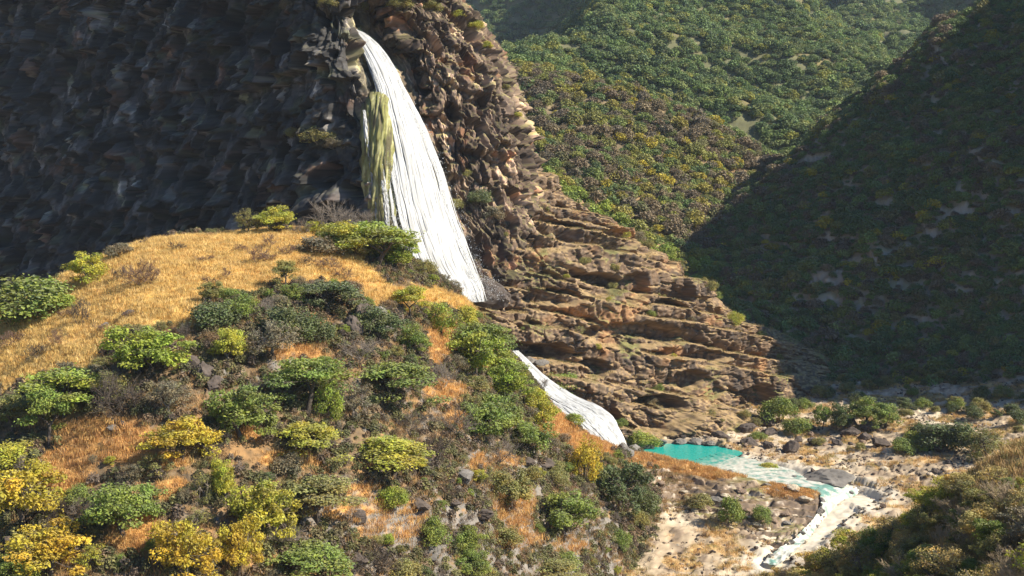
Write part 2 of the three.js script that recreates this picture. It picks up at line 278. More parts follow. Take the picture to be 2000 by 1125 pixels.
const poolXZ = poolOutline.map((p) => [p.x, p.z]);
const floorY = (x, D) => { const k = [[120, -56], [150, -52], [160, -50.6], [170, -48.7], [178, -46.9], [186, -44.6], [194, -42.9], [205, -42], [218, -41.6], [232, -40.8], [248, -39], [275, -36]]; let y = k[0][1]; for (let i = 0; i + 1 < k.length; i++) if (D >= k[i][0]) y = mix(k[i][1], k[i + 1][1], clamp((D - k[i][0]) / (k[i + 1][0] - k[i][0]))); return y + 0.1 * Math.max(0, x - 62) + 0.05 * Math.max(0, x - 95); };
const fRows = []; for (let j = 0; j <= 20; j++) { const D = mix(278, 118, j / 20), row = []; for (let i = 0; i <= 24; i++) { const x = mix(-12, 165, i / 24); row.push(V(x, floorY(x, D), -D)); } fRows.push(row); }
const floor = landform('river_bed', fRows, 380, 330, (p, n, u, v, off) => {
  const hh = 1.1 * noise(p.x * 0.06, p.z * 0.08, 2) + 0.35 * noise(p.x * 0.3, p.z * 0.3, 7);
  const tilt = hh + 0.05 * p.x - 0.04 * p.z; const st = Math.floor(tilt / 0.5), fr = tilt / 0.5 - st;
  let y = (st + ss(0.75, 1, fr)) * 0.5 - (0.05 * p.x - 0.04 * p.z);           // slabs with small steps
  const c = cells(p.x / 2.4, p.z / 1.6, 80); y += 0.6 * (c.id - 0.5) - 0.3 * ss(0.1, 0, c.f2 - c.f1);
  const c2 = cells(p.x / 0.9, p.z / 0.7, 81); y += 0.38 * (c2.id - 0.5) - 0.2 * ss(0.14, 0, c2.f2 - c2.f1);
  const [d, wy] = toStream(p.x, p.z); y = p.y + y * 0.8;
  if (d < 4) y = mix(Math.min(y, wy - 0.7), y, ss(-0.3, 1.6, d)); if (d < 2.2 && d > 0) y = Math.min(y, wy + 0.55);
  if (inPoly(poolXZ, p.x, p.z)) y = Math.min(y, -43.2);
  off.y = y - p.y;
}, (p, n, u, v, q) => {
  const f = fbm(p.x * 0.9, p.y, p.z * 0.9, 3), big = fbm(p.x * 0.07, 2, p.z * 0.09, 3), [d] = toStream(p.x, p.z);
  put(q, 0.4, 0.31, 0.21); blend(q, 0.5, 0.42, 0.31, ss(0, 0.3, big)); blend(q, 0.46, 0.29, 0.11, ss(0, 0.2, fbm(p.x * 0.16, 9, p.z * 0.2, 3)) * 0.8);
  blend(q, 0.17, 0.12, 0.085, ss(0.02, 0.25, fbm(p.x * 0.35, 15, p.z * 0.35, 3)) * 0.75);
  blend(q, 0.62, 0.56, 0.46, ss(5, 1, d + 6 * f) * 0.8); tint(q, 1 + 0.9 * f);
});
structure(floor, 'river_bed', 'pale slabs and dry grass along the stream below the pool');

// near hillside with its golden crown
const hPx = [-150, 0, 150, 300, 450, 600, 750, 900, 1000, 1100, 1200, 1300, 1450, 1620];
const hRow = (py, D, end = 1598) => hPx.map((x, i) => P(i === 13 ? end : x, py[i], D[i]));
const crest = hRow([690, 618, 530, 470, 457, 449, 484, 584, 698, 816, 874, 894, 930, 964], [160, 165, 172, 178, 184, 188, 190, 192, 194, 196, 200, 203, 195, 188]);
const hillRows = [
  crest.map((p, i) => i > 7 ? V(p.x * 1.07, p.y - 15, p.z * 1.07) : V(p.x * 1.24, p.y - 22, p.z * 1.24)),
  crest.map((p, i) => i > 7 ? V(p.x * 1.025, p.y - 4, p.z * 1.025) : V(p.x * 1.08, p.y - 3.2, p.z * 1.08)),
  crest,
  hRow([755, 688, 598, 532, 512, 510, 556, 650, 760, 858, 905, 930, 958, 985], [145, 148, 152, 156, 160, 164, 169, 174, 177, 180, 186, 193, 187, 184], 1598),
  hRow([850, 790, 700, 636, 615, 622, 668, 742, 840, 920, 962, 985, 1000, 1018], [128, 130, 132, 134, 138, 142, 148, 156, 162, 168, 175, 184, 181, 180], 1582),
  hRow([960, 910, 835, 782, 768, 776, 810, 862, 932, 990, 1024, 1042, 1050, 1052], [115, 116, 118, 119, 123, 127, 134, 142, 150, 158, 168, 177, 175, 174], 1545),
  hRow([1090, 1050, 1000, 962, 950, 952, 968, 994, 1034, 1070, 1096, 1112, 1116, 1114], [104, 104, 105, 107, 110, 115, 122, 131, 141, 151, 163, 170, 168, 167], 1525),
  hRow([1260, 1230, 1200, 1180, 1170, 1168, 1170, 1176, 1190, 1200, 1200, 1200, 1200, 1200], [94, 94, 95, 97, 100, 105, 112, 121, 131, 142, 154, 160, 157, 155]),
  hRow([1650, 1650, 1650, 1650, 1640, 1620, 1600, 1570, 1540, 1500, 1460, 1440, 1420, 1400], [74, 74, 75, 76, 78, 81, 86, 93, 100, 108, 116, 120, 118, 116]),
];
const goldPoly = [[-200, 690], [0, 612], [90, 560], [220, 484], [300, 462], [550, 440], [620, 446], [690, 500], [760, 560], [840, 556], [925, 590], [935, 620], [880, 606], [820, 600], [740, 600], [690, 560], [630, 545], [590, 560], [520, 572], [410, 590], [370, 640], [235, 650], [190, 700], [90, 745], [-200, 800]];
const goldSpots = [[205, 855, 105, 42], [130, 930, 60, 55], [755, 1018, 85, 45], [1005, 990, 42, 44], [868, 772, 45, 28], [965, 902, 55, 18], [1090, 830, 45, 40], [1160, 865, 60, 28], [270, 1040, 60, 40], [640, 1000, 50, 25], [560, 900, 60, 20], [860, 660, 30, 60], [890, 820, 40, 20], [1010, 1055, 50, 25], [1110, 1070, 40, 20], [1400, 915, 90, 18], [1545, 955, 60, 18], [580, 690, 60, 18], [300, 905, 70, 20], [950, 690, 25, 30], [1270, 900, 50, 15], [700, 960, 40, 18], [330, 960, 40, 20], [480, 850, 50, 14]];
function goldAmount(p) {
  const [x, y] = pixelOf(p), w = 26 * fbm(p.x * 0.16, p.y * 0.16, p.z * 0.16, 3), wy = 22 * fbm(p.x * 0.17, p.y * 0.17, p.z * 0.17 + 40, 3);
  if (inPoly(goldPoly, x + w, y + wy * 1.6)) return 1;
  let g = 0; for (const [cx, cy, rx, ry] of goldSpots) { const e = Math.hypot((x + w - cx) / rx, (y + wy - cy) / ry); g = Math.max(g, ss(1.1, 0.75, e)); } return g * 0.9;
}
const rockSpots = [[400, 740, 60, 50], [600, 965, 70, 30], [740, 625, 50, 50], [700, 640, 60, 50], [790, 905, 60, 25], [900, 930, 60, 30], [1060, 900, 60, 25], [820, 1000, 60, 30], [960, 1000, 50, 25], [500, 810, 40, 20], [700, 1090, 80, 30], [860, 960, 60, 20], [540, 700, 40, 30], [110, 1060, 50, 25]];
const hill = landform('hillside', hillRows, 500, 380, (p, n, u, v, off) => {
  const [x, y] = pixelOf(p), strata = ss(1190, 1290, x) * ss(0.24, 0.3, v), fade = ss(0.18, 0.28, v);
  let up = 1.3 * fbm(p.x * 0.07, p.y * 0.05, p.z * 0.07, 3) * ss(0.28, 0.5, v) + 0.28 * noise(p.x * 0.45, p.y * 0.4, p.z * 0.45) + 0.14 * noise(p.x * 1.4, p.y, p.z * 1.4);
  let rock = 0; for (const [cx, cy, rx, ry] of rockSpots) rock = Math.max(rock, ss(1.1, 0.6, Math.hypot((x - cx) / rx, (y - cy) / ry)));
  rock = Math.max(rock, ss(0.16, 0.3, fbm(p.x * 0.12, p.y * 0.1, p.z * 0.12 + 70, 2)) * ss(0.4, 0.5, v) * 0.6) * (1 - strata);
  if (rock > 0) { const c = cells(p.x / 2.2, (p.y * 1.3 + p.z * 0.6) / 1.9, 90); up += rock * (0.3 + 0.8 * (c.id - 0.2) - 0.5 * ss(0.15, 0, c.f2 - c.f1)); const c2 = cells(p.x / 0.9, (p.y * 1.3 + p.z * 0.6) / 0.8, 91); up += rock * (0.3 * (c2.id - 0.4) - 0.2 * ss(0.15, 0, c2.f2 - c2.f1)); }
  off.y += up * fade;
  if (strata > 0) {
    const h = p.y + 0.05 * p.x + 0.6 * noise(p.x * 0.12, p.z * 0.12, 3), c = cells(p.x / 2.6, p.z / 1.9, 95), k = h / 0.95 + 0.5 * c.id, st = Math.floor(k), fr = k - st, c2 = cells(p.x / 1.1, p.z / 0.8, 96);
    off.y += strata * ((st + ss(0.62, 0.9, fr) - 0.5 * c.id) * 0.95 - h - 0.25 * ss(0.12, 0, c.f2 - c.f1) + 0.35 * (c2.id - 0.5) - 0.2 * ss(0.12, 0, c2.f2 - c2.f1)); off.z += strata * 0.5 * (fr - 0.5);
  }
}, (p, n, u, v, q) => {
  const [x] = pixelOf(p), strata = ss(1190, 1290, x), f = fbm(p.x * 0.8, p.y * 0.8, p.z * 0.8, 3), big = fbm(p.x * 0.09, p.y * 0.09, p.z * 0.09, 3), ff = fbm(p.x * 2.1, p.y * 2.1, p.z * 2.1, 2);
  put(q, 0.17, 0.115, 0.062); blend(q, 0.27, 0.155, 0.065, ss(0, 0.25, big + 0.3 * f)); blend(q, 0.085, 0.066, 0.046, ss(0.02, 0.3, fbm(p.x * 0.3, p.y * 0.3, p.z * 0.3 + 20, 3)) * 0.8);
  const g = goldAmount(p); if (g > 0) { const o = [0.6, 0.4, 0.12]; if (g < 0.95) { o[0] = 0.52; o[1] = 0.285; o[2] = 0.085; } blend(q, mix(o[0], 0.5, ss(0, 0.3, big)), mix(o[1], 0.27, ss(0, 0.3, big)), mix(o[2], 0.08, ss(0, 0.3, big)), g); blend(q, 0.3, 0.18, 0.08, g * ss(0.1, 0.4, fbm(p.x * 0.35, p.y * 0.9, p.z * 0.35 + 90, 3)) * 0.7); }
  blend(q, 0.2, 0.18, 0.16, ss(0.72, 0.5, n.y + 0.3 * f) * (1 - strata));
  if (strata > 0) { blend(q, 0.24, 0.175, 0.125, strata * ss(0.85, 0.6, n.y)); blend(q, 0.5, 0.42, 0.33, strata * ss(0.1, 0.3, f + big * 0.6)); blend(q, 0.2, 0.18, 0.07, strata * ss(0.6, 0.85, n.y + f * 0.4) * ss(0, 0.2, big)); }
  tint(q, 1 + 0.7 * f + 0.5 * ff);
});
structure(hill, 'hillside', 'near hillside with a golden grass crown and scrubby lower slope');

// near bank that carries the trees beside the stream
const bank = landform('river_bank', gridP([
  [[1330, 1120, 150], [1480, 1130, 146], [1620, 1105, 140], [1760, 1060, 136], [1900, 1010, 132], [2050, 960, 130], [2250, 900, 128]],
  [[1330, 1190, 124], [1480, 1165, 122], [1600, 1115, 118], [1740, 1040, 115], [1880, 940, 112], [2020, 858, 110], [2250, 770, 108]],
  [[1330, 1280, 104], [1480, 1240, 102], [1600, 1190, 99], [1740, 1100, 96], [1880, 1000, 93], [2020, 905, 91], [2250, 800, 90]],
  [[1330, 1430, 86], [1480, 1370, 84], [1600, 1300, 82], [1740, 1210, 80], [1880, 1130, 78], [2020, 1050, 76], [2250, 940, 75]],
  [[1330, 1800, 66], [1480, 1700, 65], [1600, 1600, 64], [1740, 1480, 62], [1880, 1380, 60], [2020, 1290, 59], [2250, 1150, 58]],
]), 160, 140, (p, n, u, v, off) => { off.y += 1.2 * fbm(p.x * 0.1, p.y * 0.1, p.z * 0.1, 3) + 0.25 * noise(p.x * 0.8, 3, p.z * 0.8); }, (p, n, u, v, q) => {
  const f = fbm(p.x * 1.1, p.y, p.z * 1.1, 3); put(q, 0.3, 0.21, 0.1); blend(q, 0.45, 0.31, 0.13, ss(0, 0.3, fbm(p.x * 0.2, 3, p.z * 0.2, 3))); tint(q, 1 + 0.9 * f);
});
structure(bank, 'river_bank', 'brown grassy bank under the trees beside the stream');

// mountains
const gullies = (a, f, b) => (p, n, u, v, off) => { const k = fbm(p.x * f + 3.3, p.y * f * 0.4, p.z * f, 2), d = a * (0.5 - 2.6 * Math.abs(k)) + 0.3 * a * fbm(p.x * f * 3, p.y * f * 3, p.z * f * 3, 3) + b * noise(p.x * 0.11, p.y * 0.11, p.z * 0.11); off.addScaledVector(n, d * ss(0, 0.1, v)); };   // spurs with gullies between them
const hillRelief = (a, b) => (p, n, u, v, off) => { const d = a * fbm(p.x * 0.018, p.y * 0.018, p.z * 0.018, 4) + b * noise(p.x * 0.11, p.y * 0.11, p.z * 0.11); off.addScaledVector(n, d); };
const shrubGround = (r, g, b) => (p, n, u, v, q) => { const f = fbm(p.x * 0.3, p.y * 0.3, p.z * 0.3, 3), h = fbm(p.x * 0.03, p.y * 0.03, p.z * 0.03, 3); put(q, r, g, b); blend(q, r * 1.5, g * 1.25, b * 1.1, ss(0, 0.3, h)); tint(q, 1 + 0.8 * f); };
const mRidge = gridP([[[1300, 500, 366], [1340, 472, 372], [1440, 410, 378], [1560, 298, 385], [1660, 196, 392], [1780, 108, 400], [1930, 14, 410], [2090, -120, 424], [2300, -310, 440], [2600, -500, 470]]])[0];
const mountain = landform('right_mountain', [
  mRidge.map((p) => V(p.x * 1.35 + 20, p.y - 75, p.z * 1.3)),
  mRidge.map((p) => V(p.x * 1.08 + 6, p.y - 10, p.z * 1.08)),
  mRidge,
  ...gridP([
    [[1350, 545, 338], [1400, 522, 338], [1500, 478, 340], [1620, 392, 343], [1740, 300, 348], [1870, 205, 352], [2020, 85, 356], [2190, -110, 362], [2430, -370, 372], [2780, -640, 390]],
    [[1380, 600, 312], [1450, 585, 312], [1560, 556, 310], [1680, 500, 308], [1810, 425, 310], [1950, 325, 313], [2100, 200, 318], [2290, -50, 322], [2560, -440, 330], [2900, -780, 340]],
    [[1410, 650, 294], [1490, 650, 293], [1600, 655, 289], [1740, 632, 285], [1880, 580, 282], [2020, 500, 281], [2180, 330, 282], [2390, -70, 286], [2680, -540, 290], [3000, -860, 295]],
    [[1430, 740, 279], [1510, 738, 278], [1630, 748, 272], [1770, 740, 266], [1910, 712, 261], [2050, 665, 257], [2220, 520, 254], [2450, 40, 252], [2750, -440, 252], [3080, -780, 252]],
    [[1450, 830, 262], [1530, 826, 261], [1640, 828, 257], [1780, 838, 250], [1920, 856, 243], [2060, 860, 236], [2240, 790, 230], [2480, 420, 226], [2790, -120, 224], [3120, -500, 222]],
    [[1460, 900, 240], [1540, 900, 238], [1650, 900, 235], [1790, 905, 228], [1930, 915, 220], [2070, 920, 212], [2250, 900, 205], [2490, 880, 200], [2800, 860, 198], [3130, 840, 196]],
  ]),
], 420, 300, (p, n, u, v, off) => {
  let d = 9 * fbm(p.x * 0.014, p.y * 0.014, p.z * 0.014, 3) + 1.6 * noise(p.x * 0.09, p.y * 0.07, p.z * 0.09) + 1.1 * noise(p.x * 0.35, p.y * 0.3, p.z * 0.35) + 0.5 * noise(p.x * 0.9, p.y * 0.8, p.z * 0.9);
  const [x, y] = pixelOf(p), lines = [[[1570, 570], [1690, 490], [1790, 425], [1920, 330], [2040, 240]], [[1640, 250], [1720, 190], [1830, 110], [1950, 20]]];
  for (const L of lines) for (let i = 0; i + 1 < L.length; i++) { const [ax, ay] = L[i], bx = L[i + 1][0] - ax, by = L[i + 1][1] - ay, t = clamp(((x - ax) * bx + (y - ay) * by) / (bx * bx + by * by)), e = Math.hypot(x - ax - bx * t, y - ay - by * t); if (i === 0 || t > 0) d += 3.2 * ss(62, 0, e) * 0.7; }
  const face = ss(-0.02, 0.12, fbm(p.x * 0.02, p.y * 0.035, p.z * 0.02 + 30, 2)); const c = cells((p.x - p.z) / 7, p.y / 7, 60); d += face * (1.1 * (c.id - 0.5) - 0.6 * ss(0.2, 0, c.f2 - c.f1));
  off.addScaledVector(n, d * ss(0, 0.08, u + 0.03));
  if (v > 0.6 && v < 0.97) { const h = p.y + 0.1 * p.x, b = bedAt(h), fr = (h - b[0]) / b[1], k = ss(0.6, 0.68, v) * ss(0.97, 0.9, v); const kk = 0.55 * k * ss(-0.1, 0.35, noise(p.x * 0.05, p.y * 0.08, 12)); off.z += kk * (fr - 0.5) * b[1] * 0.9; off.x -= kk * (fr - 0.5) * b[1] * 0.35; }
}, (p, n, u, v, q) => {
  const f = fbm(p.x * 0.4, p.y * 0.4, p.z * 0.4, 3), st = fbm((p.x - p.z) * 0.25, p.y * 0.08, 9, 3), h = fbm(p.x * 0.03, p.y * 0.03, p.z * 0.03, 3);
  put(q, 0.3, 0.25, 0.15); blend(q, 0.36, 0.28, 0.18, ss(0, 0.3, h)); blend(q, 0.34, 0.29, 0.235, ss(0.62, 0.42, n.y + 0.2 * f)); blend(q, 0.26, 0.215, 0.175, ss(0, 0.25, st) * 0.6); tint(q, 1 + 0.8 * f);
});
structure(mountain, 'shaded_mountain', 'steep wooded mountain slope in shade across the gorge');

const midHill = landform('mid_hill', gridP([
  [[860, 200, 540], [960, 220, 540], [1060, 215, 540], [1160, 235, 530], [1260, 270, 525], [1360, 310, 520], [1450, 350, 515], [1560, 400, 510], [1700, 460, 500]],
  [[860, 140, 474], [960, 142, 472], [1060, 140, 470], [1160, 160, 465], [1260, 192, 460], [1360, 235, 455], [1450, 282, 450], [1560, 340, 445], [1700, 420, 440]],
  [[860, 195, 436], [960, 197, 434], [1060, 197, 432], [1160, 218, 430], [1260, 250, 428], [1360, 290, 426], [1450, 332, 424], [1560, 380, 420], [1700, 450, 415]],
  [[860, 270, 400], [960, 272, 398], [1060, 282, 396], [1160, 304, 394], [1260, 335, 393], [1360, 375, 393], [1450, 412, 393], [1560, 450, 392], [1700, 500, 390]],
  [[860, 345, 360], [960, 352, 358], [1060, 372, 356], [1160, 398, 354], [1260, 430, 354], [1360, 472, 356], [1450, 505, 358], [1560, 530, 360], [1700, 560, 360]],
  [[860, 430, 322], [960, 440, 320], [1060, 468, 318], [1160, 502, 316], [1260, 545, 316], [1360, 592, 318], [1450, 640, 320], [1560, 660, 322], [1700, 680, 325]],
  [[860, 560, 296], [960, 570, 294], [1060, 590, 292], [1160, 620, 290], [1260, 650, 290], [1360, 690, 292], [1450, 730, 295], [1560, 750, 300], [1700, 760, 305]],
]), 200, 150, hillRelief(7, 1.2), shrubGround(0.17, 0.13, 0.075));
structure(midHill, 'mid_hill', 'brown and yellow scrub hill behind the cliff shoulder');
const farHill = landform('far_hill', gridP([
  [[880, 330, 900], [1000, 280, 900], [1100, 200, 900], [1200, 120, 900], [1300, 30, 900], [1400, -30, 900], [1500, -10, 900], [1600, 60, 900], [1700, 110, 880], [1820, 180, 860]],
  [[880, 270, 760], [1000, 200, 760], [1100, 130, 760], [1200, 50, 760], [1300, -40, 760], [1400, -70, 760], [1500, -30, 760], [1590, 40, 755], [1690, 100, 750], [1820, 150, 740]],
  [[880, 200, 680], [1000, 142, 680], [1100, 72, 680], [1200, 18, 680], [1300, 0, 680], [1400, 20, 680], [1500, 55, 680], [1600, 95, 680], [1690, 128, 680], [1820, 170, 670]],
  [[880, 160, 620], [1000, 102, 620], [1100, 78, 620], [1200, 78, 620], [1300, 88, 620], [1400, 108, 620], [1500, 130, 620], [1600, 155, 620], [1700, 170, 620], [1820, 200, 610]],
  [[880, 170, 560], [1000, 118, 560], [1100, 128, 560], [1200, 145, 560], [1300, 165, 560], [1400, 190, 560], [1500, 212, 560], [1600, 225, 560], [1700, 235, 560], [1820, 250, 560]],
  [[880, 210, 500], [1000, 190, 500], [1100, 200, 500], [1200, 222, 500], [1300, 255, 500], [1400, 292, 500], [1500, 325, 500], [1600, 335, 500], [1700, 330, 500], [1820, 330, 500]],
  [[880, 280, 440], [1000, 280, 440], [1100, 300, 440], [1200, 320, 440], [1300, 350, 440], [1400, 390, 440], [1500, 420, 440], [1600, 430, 440], [1700, 430, 440], [1820, 430, 440]],
]), 170, 150, gullies(22, 0.0075, 1.5), shrubGround(0.12, 0.12, 0.06));
structure(farHill, 'far_hill', 'green wooded dome hill beyond the gorge');
const backHill = landform('back_hill', gridP([
  [[760, 30, 1200], [885, 30, 1190], [1000, 10, 1170], [1120, -40, 1150], [1260, -140, 1120], [1400, -240, 1100]],
  [[760, 20, 1060], [885, 8, 1040], [1000, -25, 1010], [1120, -80, 990], [1260, -190, 960], [1400, -300, 940]],
  [[760, 60, 990], [885, 50, 960], [1000, 20, 930], [1120, -20, 900], [1260, -100, 870], [1400, -200, 850]],
  [[760, 120, 930], [885, 110, 900], [1000, 90, 870], [1120, 50, 840], [1260, -10, 810], [1400, -90, 790]],
  [[760, 260, 860], [885, 250, 830], [1000, 240, 800], [1120, 200, 780], [1260, 130, 760], [1400, 50, 750]],
]), 110, 90, gullies(40, 0.0055, 2), shrubGround(0.12, 0.12, 0.06));
structure(backHill, 'back_hill', 'blue green wooded hill rising behind the cliff top');
const sideHill = landform('side_hill', gridP([
  [[1480, 0, 1300], [1580, -40, 1300], [1700, -110, 1300], [1850, -200, 1300], [2050, -300, 1300], [2300, -380, 1300]],
  [[1480, 30, 1120], [1580, -30, 1120], [1700, -120, 1120], [1850, -220, 1120], [2050, -320, 1120], [2300, -420, 1120]],
  [[1480, 60, 1000], [1580, 20, 1000], [1700, -20, 1000], [1850, -80, 1000], [2050, -160, 1000], [2300, -250, 1000]],
  [[1480, 120, 900], [1580, 95, 900], [1700, 70, 890], [1850, 30, 880], [2050, -30, 870], [2300, -100, 860]],
  [[1480, 230, 800], [1580, 210, 800], [1700, 190, 780], [1850, 150, 770], [2050, 90, 760], [2300, 30, 750]],
]), 110, 90, gullies(40, 0.0055, 2), shrubGround(0.12, 0.12, 0.06));
structure(sideHill, 'side_hill', 'hazy wooded hill beyond the shaded mountain ridge');

// ---------------------------------------------------------------- water
function strands(path, count, seed, opt) {                        // falling water: narrow arched ribbons that start and end along the fall
  const r = rng(seed), pts = path.map(([px, py, D]) => P(px, py, D)), curve = new THREE.CatmullRomCurve3(pts, false, 'centripetal'), wid = path.map(([, , D, w]) => w * D / F);
  const pos = [], col = [], idx = [], widthAt = (t) => { const f = t * (wid.length - 1), i = Math.min(Math.floor(f), wid.length - 2); return mix(wid[i], wid[i + 1], f - i); };
  const tAt = (t) => curve.getPoint(t);
  for (let k = 0; k < count; k++) {
    let lat = (r() + r() + r()) / 1.5 - 1; if (k % 3) lat = r() * 2 - 1;
    const back = false, t0 = back || k < count * 0.4 ? 0 : r() * 0.8, t1 = Math.min(1, t0 + 0.25 + r() * 0.8), w0 = back ? opt.w * 3 : opt.w * (0.25 + r() * r() * 1.7), ph = r() * 50, grey = r(), n = Math.ceil(70 * (t1 - t0)) + 4, first = pos.length / 3, push = back ? -0.3 : r() * opt.push; if (opt.sheet && k % 4 === 0) { lat = Math.sign(lat || 1) * (0.86 + 0.36 * r() * r()); }
    for (let i = 0; i <= n; i++) {
      const t = mix(t0, t1, i / n), c = tAt(t), hw = widthAt(t), l = clamp(lat + 0.1 * noise(ph, t * 5, 1) + 0.035 * noise(ph, t * 22, 4), -1.3, 1.3), taper = Math.min(1, i / n * 6 + 0.15, (1 - i / n) * 5 + 0.1), ww = Math.min(w0 * taper * (0.75 + 0.6 * noise(ph + 9, t * 9, 2)), hw * 0.9);
      const bulge = Math.sqrt(Math.max(0, 1 - l * l * 0.8)) * opt.bulge + push + (opt.sheet ? 0.16 : 0.4) * noise(ph, t * 18, 8);
      for (let j = -1; j <= 1; j++) { pos.push(c.x + l * hw * 0.97 + j * ww * 0.42 + bulge * 0.5, c.y + 0.1 * noise(ph, t * 30, 5), c.z - l * hw * 0.5 - j * ww * 0.3 + bulge * 0.85 + (j ? 0 : ww * (opt.arch ?? 0.3))); const g = back ? 0.5 + 0.12 * noise(ph, t * 9, 2) : clamp(0.62 + 0.34 * noise(ph * 1.7, t * 16, j * 3) - 0.2 * grey * grey, 0.25, 0.88); col.push(g * 0.97, g * 0.985, g); }
      if (i) { const a = first + (i - 1) * 3; for (const j of [0, 1]) idx.push(a + j, a + j + 3, a + j + 1, a + j + 1, a + j + 3, a + j + 4); }
    }
  }
  if (opt.sheet) { const na = 44, nb = 150, first = pos.length / 3; for (let i = 0; i <= nb; i++) for (let j = 0; j <= na; j++) { const t = i / nb, c = tAt(t), hw = widthAt(t) * (0.93 + 0.12 * noise(t * 24, j > na / 2 ? 3 : 9, 6)), l = j / na * 2 - 1, st = noise(l * 9 + 1.5 * noise(t * 3, l * 2, 4), t * 2.2, opt.w * 40) + 0.6 * noise(l * 24, t * 6, 7) + 0.45 * noise(l * hw * 1.3, t * opt.lump, 17), bulge = Math.sqrt(Math.max(0, 1 - l * l * 0.8)) * opt.bulge + 0.28 * st, g = clamp(0.46 + (opt.white ?? 0) + 0.4 * st, 0.2, 0.85); pos.push(c.x + l * hw * 0.97 + bulge * 0.5, c.y, c.z - l * hw * 0.5 + bulge * 0.85); col.push(g * 0.97, g * 0.985, g); if (i && j) { const a = first + (i - 1) * (na + 1) + j - 1; idx.push(a, a + na + 1, a + 1, a + 1, a + na + 1, a + na + 2); } } }
  const g = new THREE.BufferGeometry(); g.setAttribute('position', new THREE.Float32BufferAttribute(pos, 3)); g.setAttribute('color', new THREE.Float32BufferAttribute(col, 3)); g.setIndex(idx); g.computeVertexNormals(); return g;
}
const foamMat = new THREE.MeshPhysicalMaterial({ vertexColors: true, roughness: 0.55, transmission: 0.4, thickness: 0 });
const tall = [[686, 57, 244, 5], [700, 66, 243, 10], [722, 90, 242, 17], [745, 128, 240.5, 20], [762, 168, 239.5, 22], [778, 212, 238, 30], [794, 262, 236.5, 38], [812, 330, 234.5, 46], [828, 400, 232.5, 50], [846, 460, 230.5, 54], [866, 515, 228.5, 54], [892, 560, 227, 46], [906, 590, 226, 40]];
{
  const g = new THREE.Group(), part = (name, geo, m = foamMat) => { const x = new THREE.Mesh(geo, m); x.name = name; g.add(x); return x; };
  part('main_fall', strands(tall, 260, 11, { w: 0.8, bulge: 1.0, push: 0.18, arch: 0.12, sheet: true, lump: 60 }));
  part('thin_veil', strands([[742, 130, 241, 8], [748, 170, 240, 12], [757, 215, 238.4, 20], [772, 290, 236, 24], [790, 380, 233.5, 20], [808, 470, 231, 16]], 90, 12, { w: 0.35, bulge: 0.4, push: 0.5 }));
  part('side_trickle', strands([[710, 215, 234, 3], [714, 260, 233.2, 4], [721, 320, 232.2, 4], [730, 380, 231, 5], [740, 445, 229.2, 5]], 26, 13, { w: 0.28, bulge: 0.5, push: 0.7 }));
  part('side_trickle', strands([[745, 330, 230.6, 4], [750, 380, 229.6, 5], [757, 450, 228, 6]], 20, 14, { w: 0.25, bulge: 0.5, push: 0.7 }));
  const r = rng(66), drops = new THREE.InstancedMesh(new THREE.TetrahedronGeometry(1), new THREE.MeshPhysicalMaterial({ color: rgb(0.8, 0.82, 0.84), roughness: 0.4, transmission: 0.4, thickness: 0 }), 9000), o = new THREE.Object3D(), line = new THREE.CatmullRomCurve3(tall.map((a) => P(a[0], a[1], a[2])), false, 'centripetal');
  for (let i = 0; i < 9000; i++) { const t = Math.sqrt(r()), c = line.getPoint(t), w = tall[Math.min(12, Math.floor(t * 12.99))][3] * 0.112, side = r() < 0.5 ? -1 : 1, l = side * w * (0.85 + 0.6 * r() * r() * (0.4 + t)), foot = t > 0.9 ? 1 : 0; o.position.set(c.x + l + foot * (r() - 0.5) * 7, c.y + foot * r() * r() * 5, c.z - l * 0.5 + 0.4 + r() * 1.5 + foot * r() * 3); o.rotation.set(r() * 6, r() * 6, 0); const k = 0.03 + 0.07 * r() * r(); o.scale.set(k, k * (1 + 2 * r()), k); o.updateMatrix(); drops.setMatrixAt(i, o.matrix); }
  drops.name = 'spray'; drops.userData.kind = 'stuff'; g.add(drops);
  structure(g, 'waterfall', 'tall white waterfall sliding down the cliff notch');
}
{
  const m = new THREE.Mesh(strands([[985, 685, 224, 24], [1035, 738, 222.5, 30], [1085, 776, 221, 36], [1122, 796, 219.5, 42], [1150, 816, 218.5, 42], [1172, 840, 217.5, 34], [1192, 866, 216.5, 26], [1202, 882, 216, 22]], 180, 15, { w: 0.9, bulge: 1.2, push: 0.2, arch: 0.12, sheet: true, lump: 34, white: 0.2 }), foamMat);
  structure(m, 'lower_cascade', 'short white cascade pouring into the pool');
}
{
  const sh = new THREE.Shape(new THREE.SplineCurve(poolOutline.map((p) => new THREE.Vector2(p.x, -p.z))).getPoints(80)), base = new THREE.ShapeGeometry(sh);
  base.rotateX(-Math.PI / 2).translate(0, -42, 0);
  const nrm = new Uint8Array(256 * 256 * 4); for (let y = 0; y < 256; y++) for (let x = 0; x < 256; x++) { const v = 128 + 110 * fbm(x / 22, y / 9, 3, 3); nrm.set([v, v, v, 255], (y * 256 + x) * 4); }
  const t = new THREE.DataTexture(nrm, 256, 256); t.wrapS = t.wrapT = THREE.RepeatWrapping; t.magFilter = THREE.LinearFilter; t.repeat.set(0.09, 0.09); t.needsUpdate = true;
  const m = new THREE.Mesh(base, new THREE.MeshPhysicalMaterial({ color: rgb(0.012, 0.36, 0.31), roughness: 0.22, bumpMap: t, bumpScale: 0.12 }));
  structure(m, 'pool', 'milky turquoise plunge pool');
}
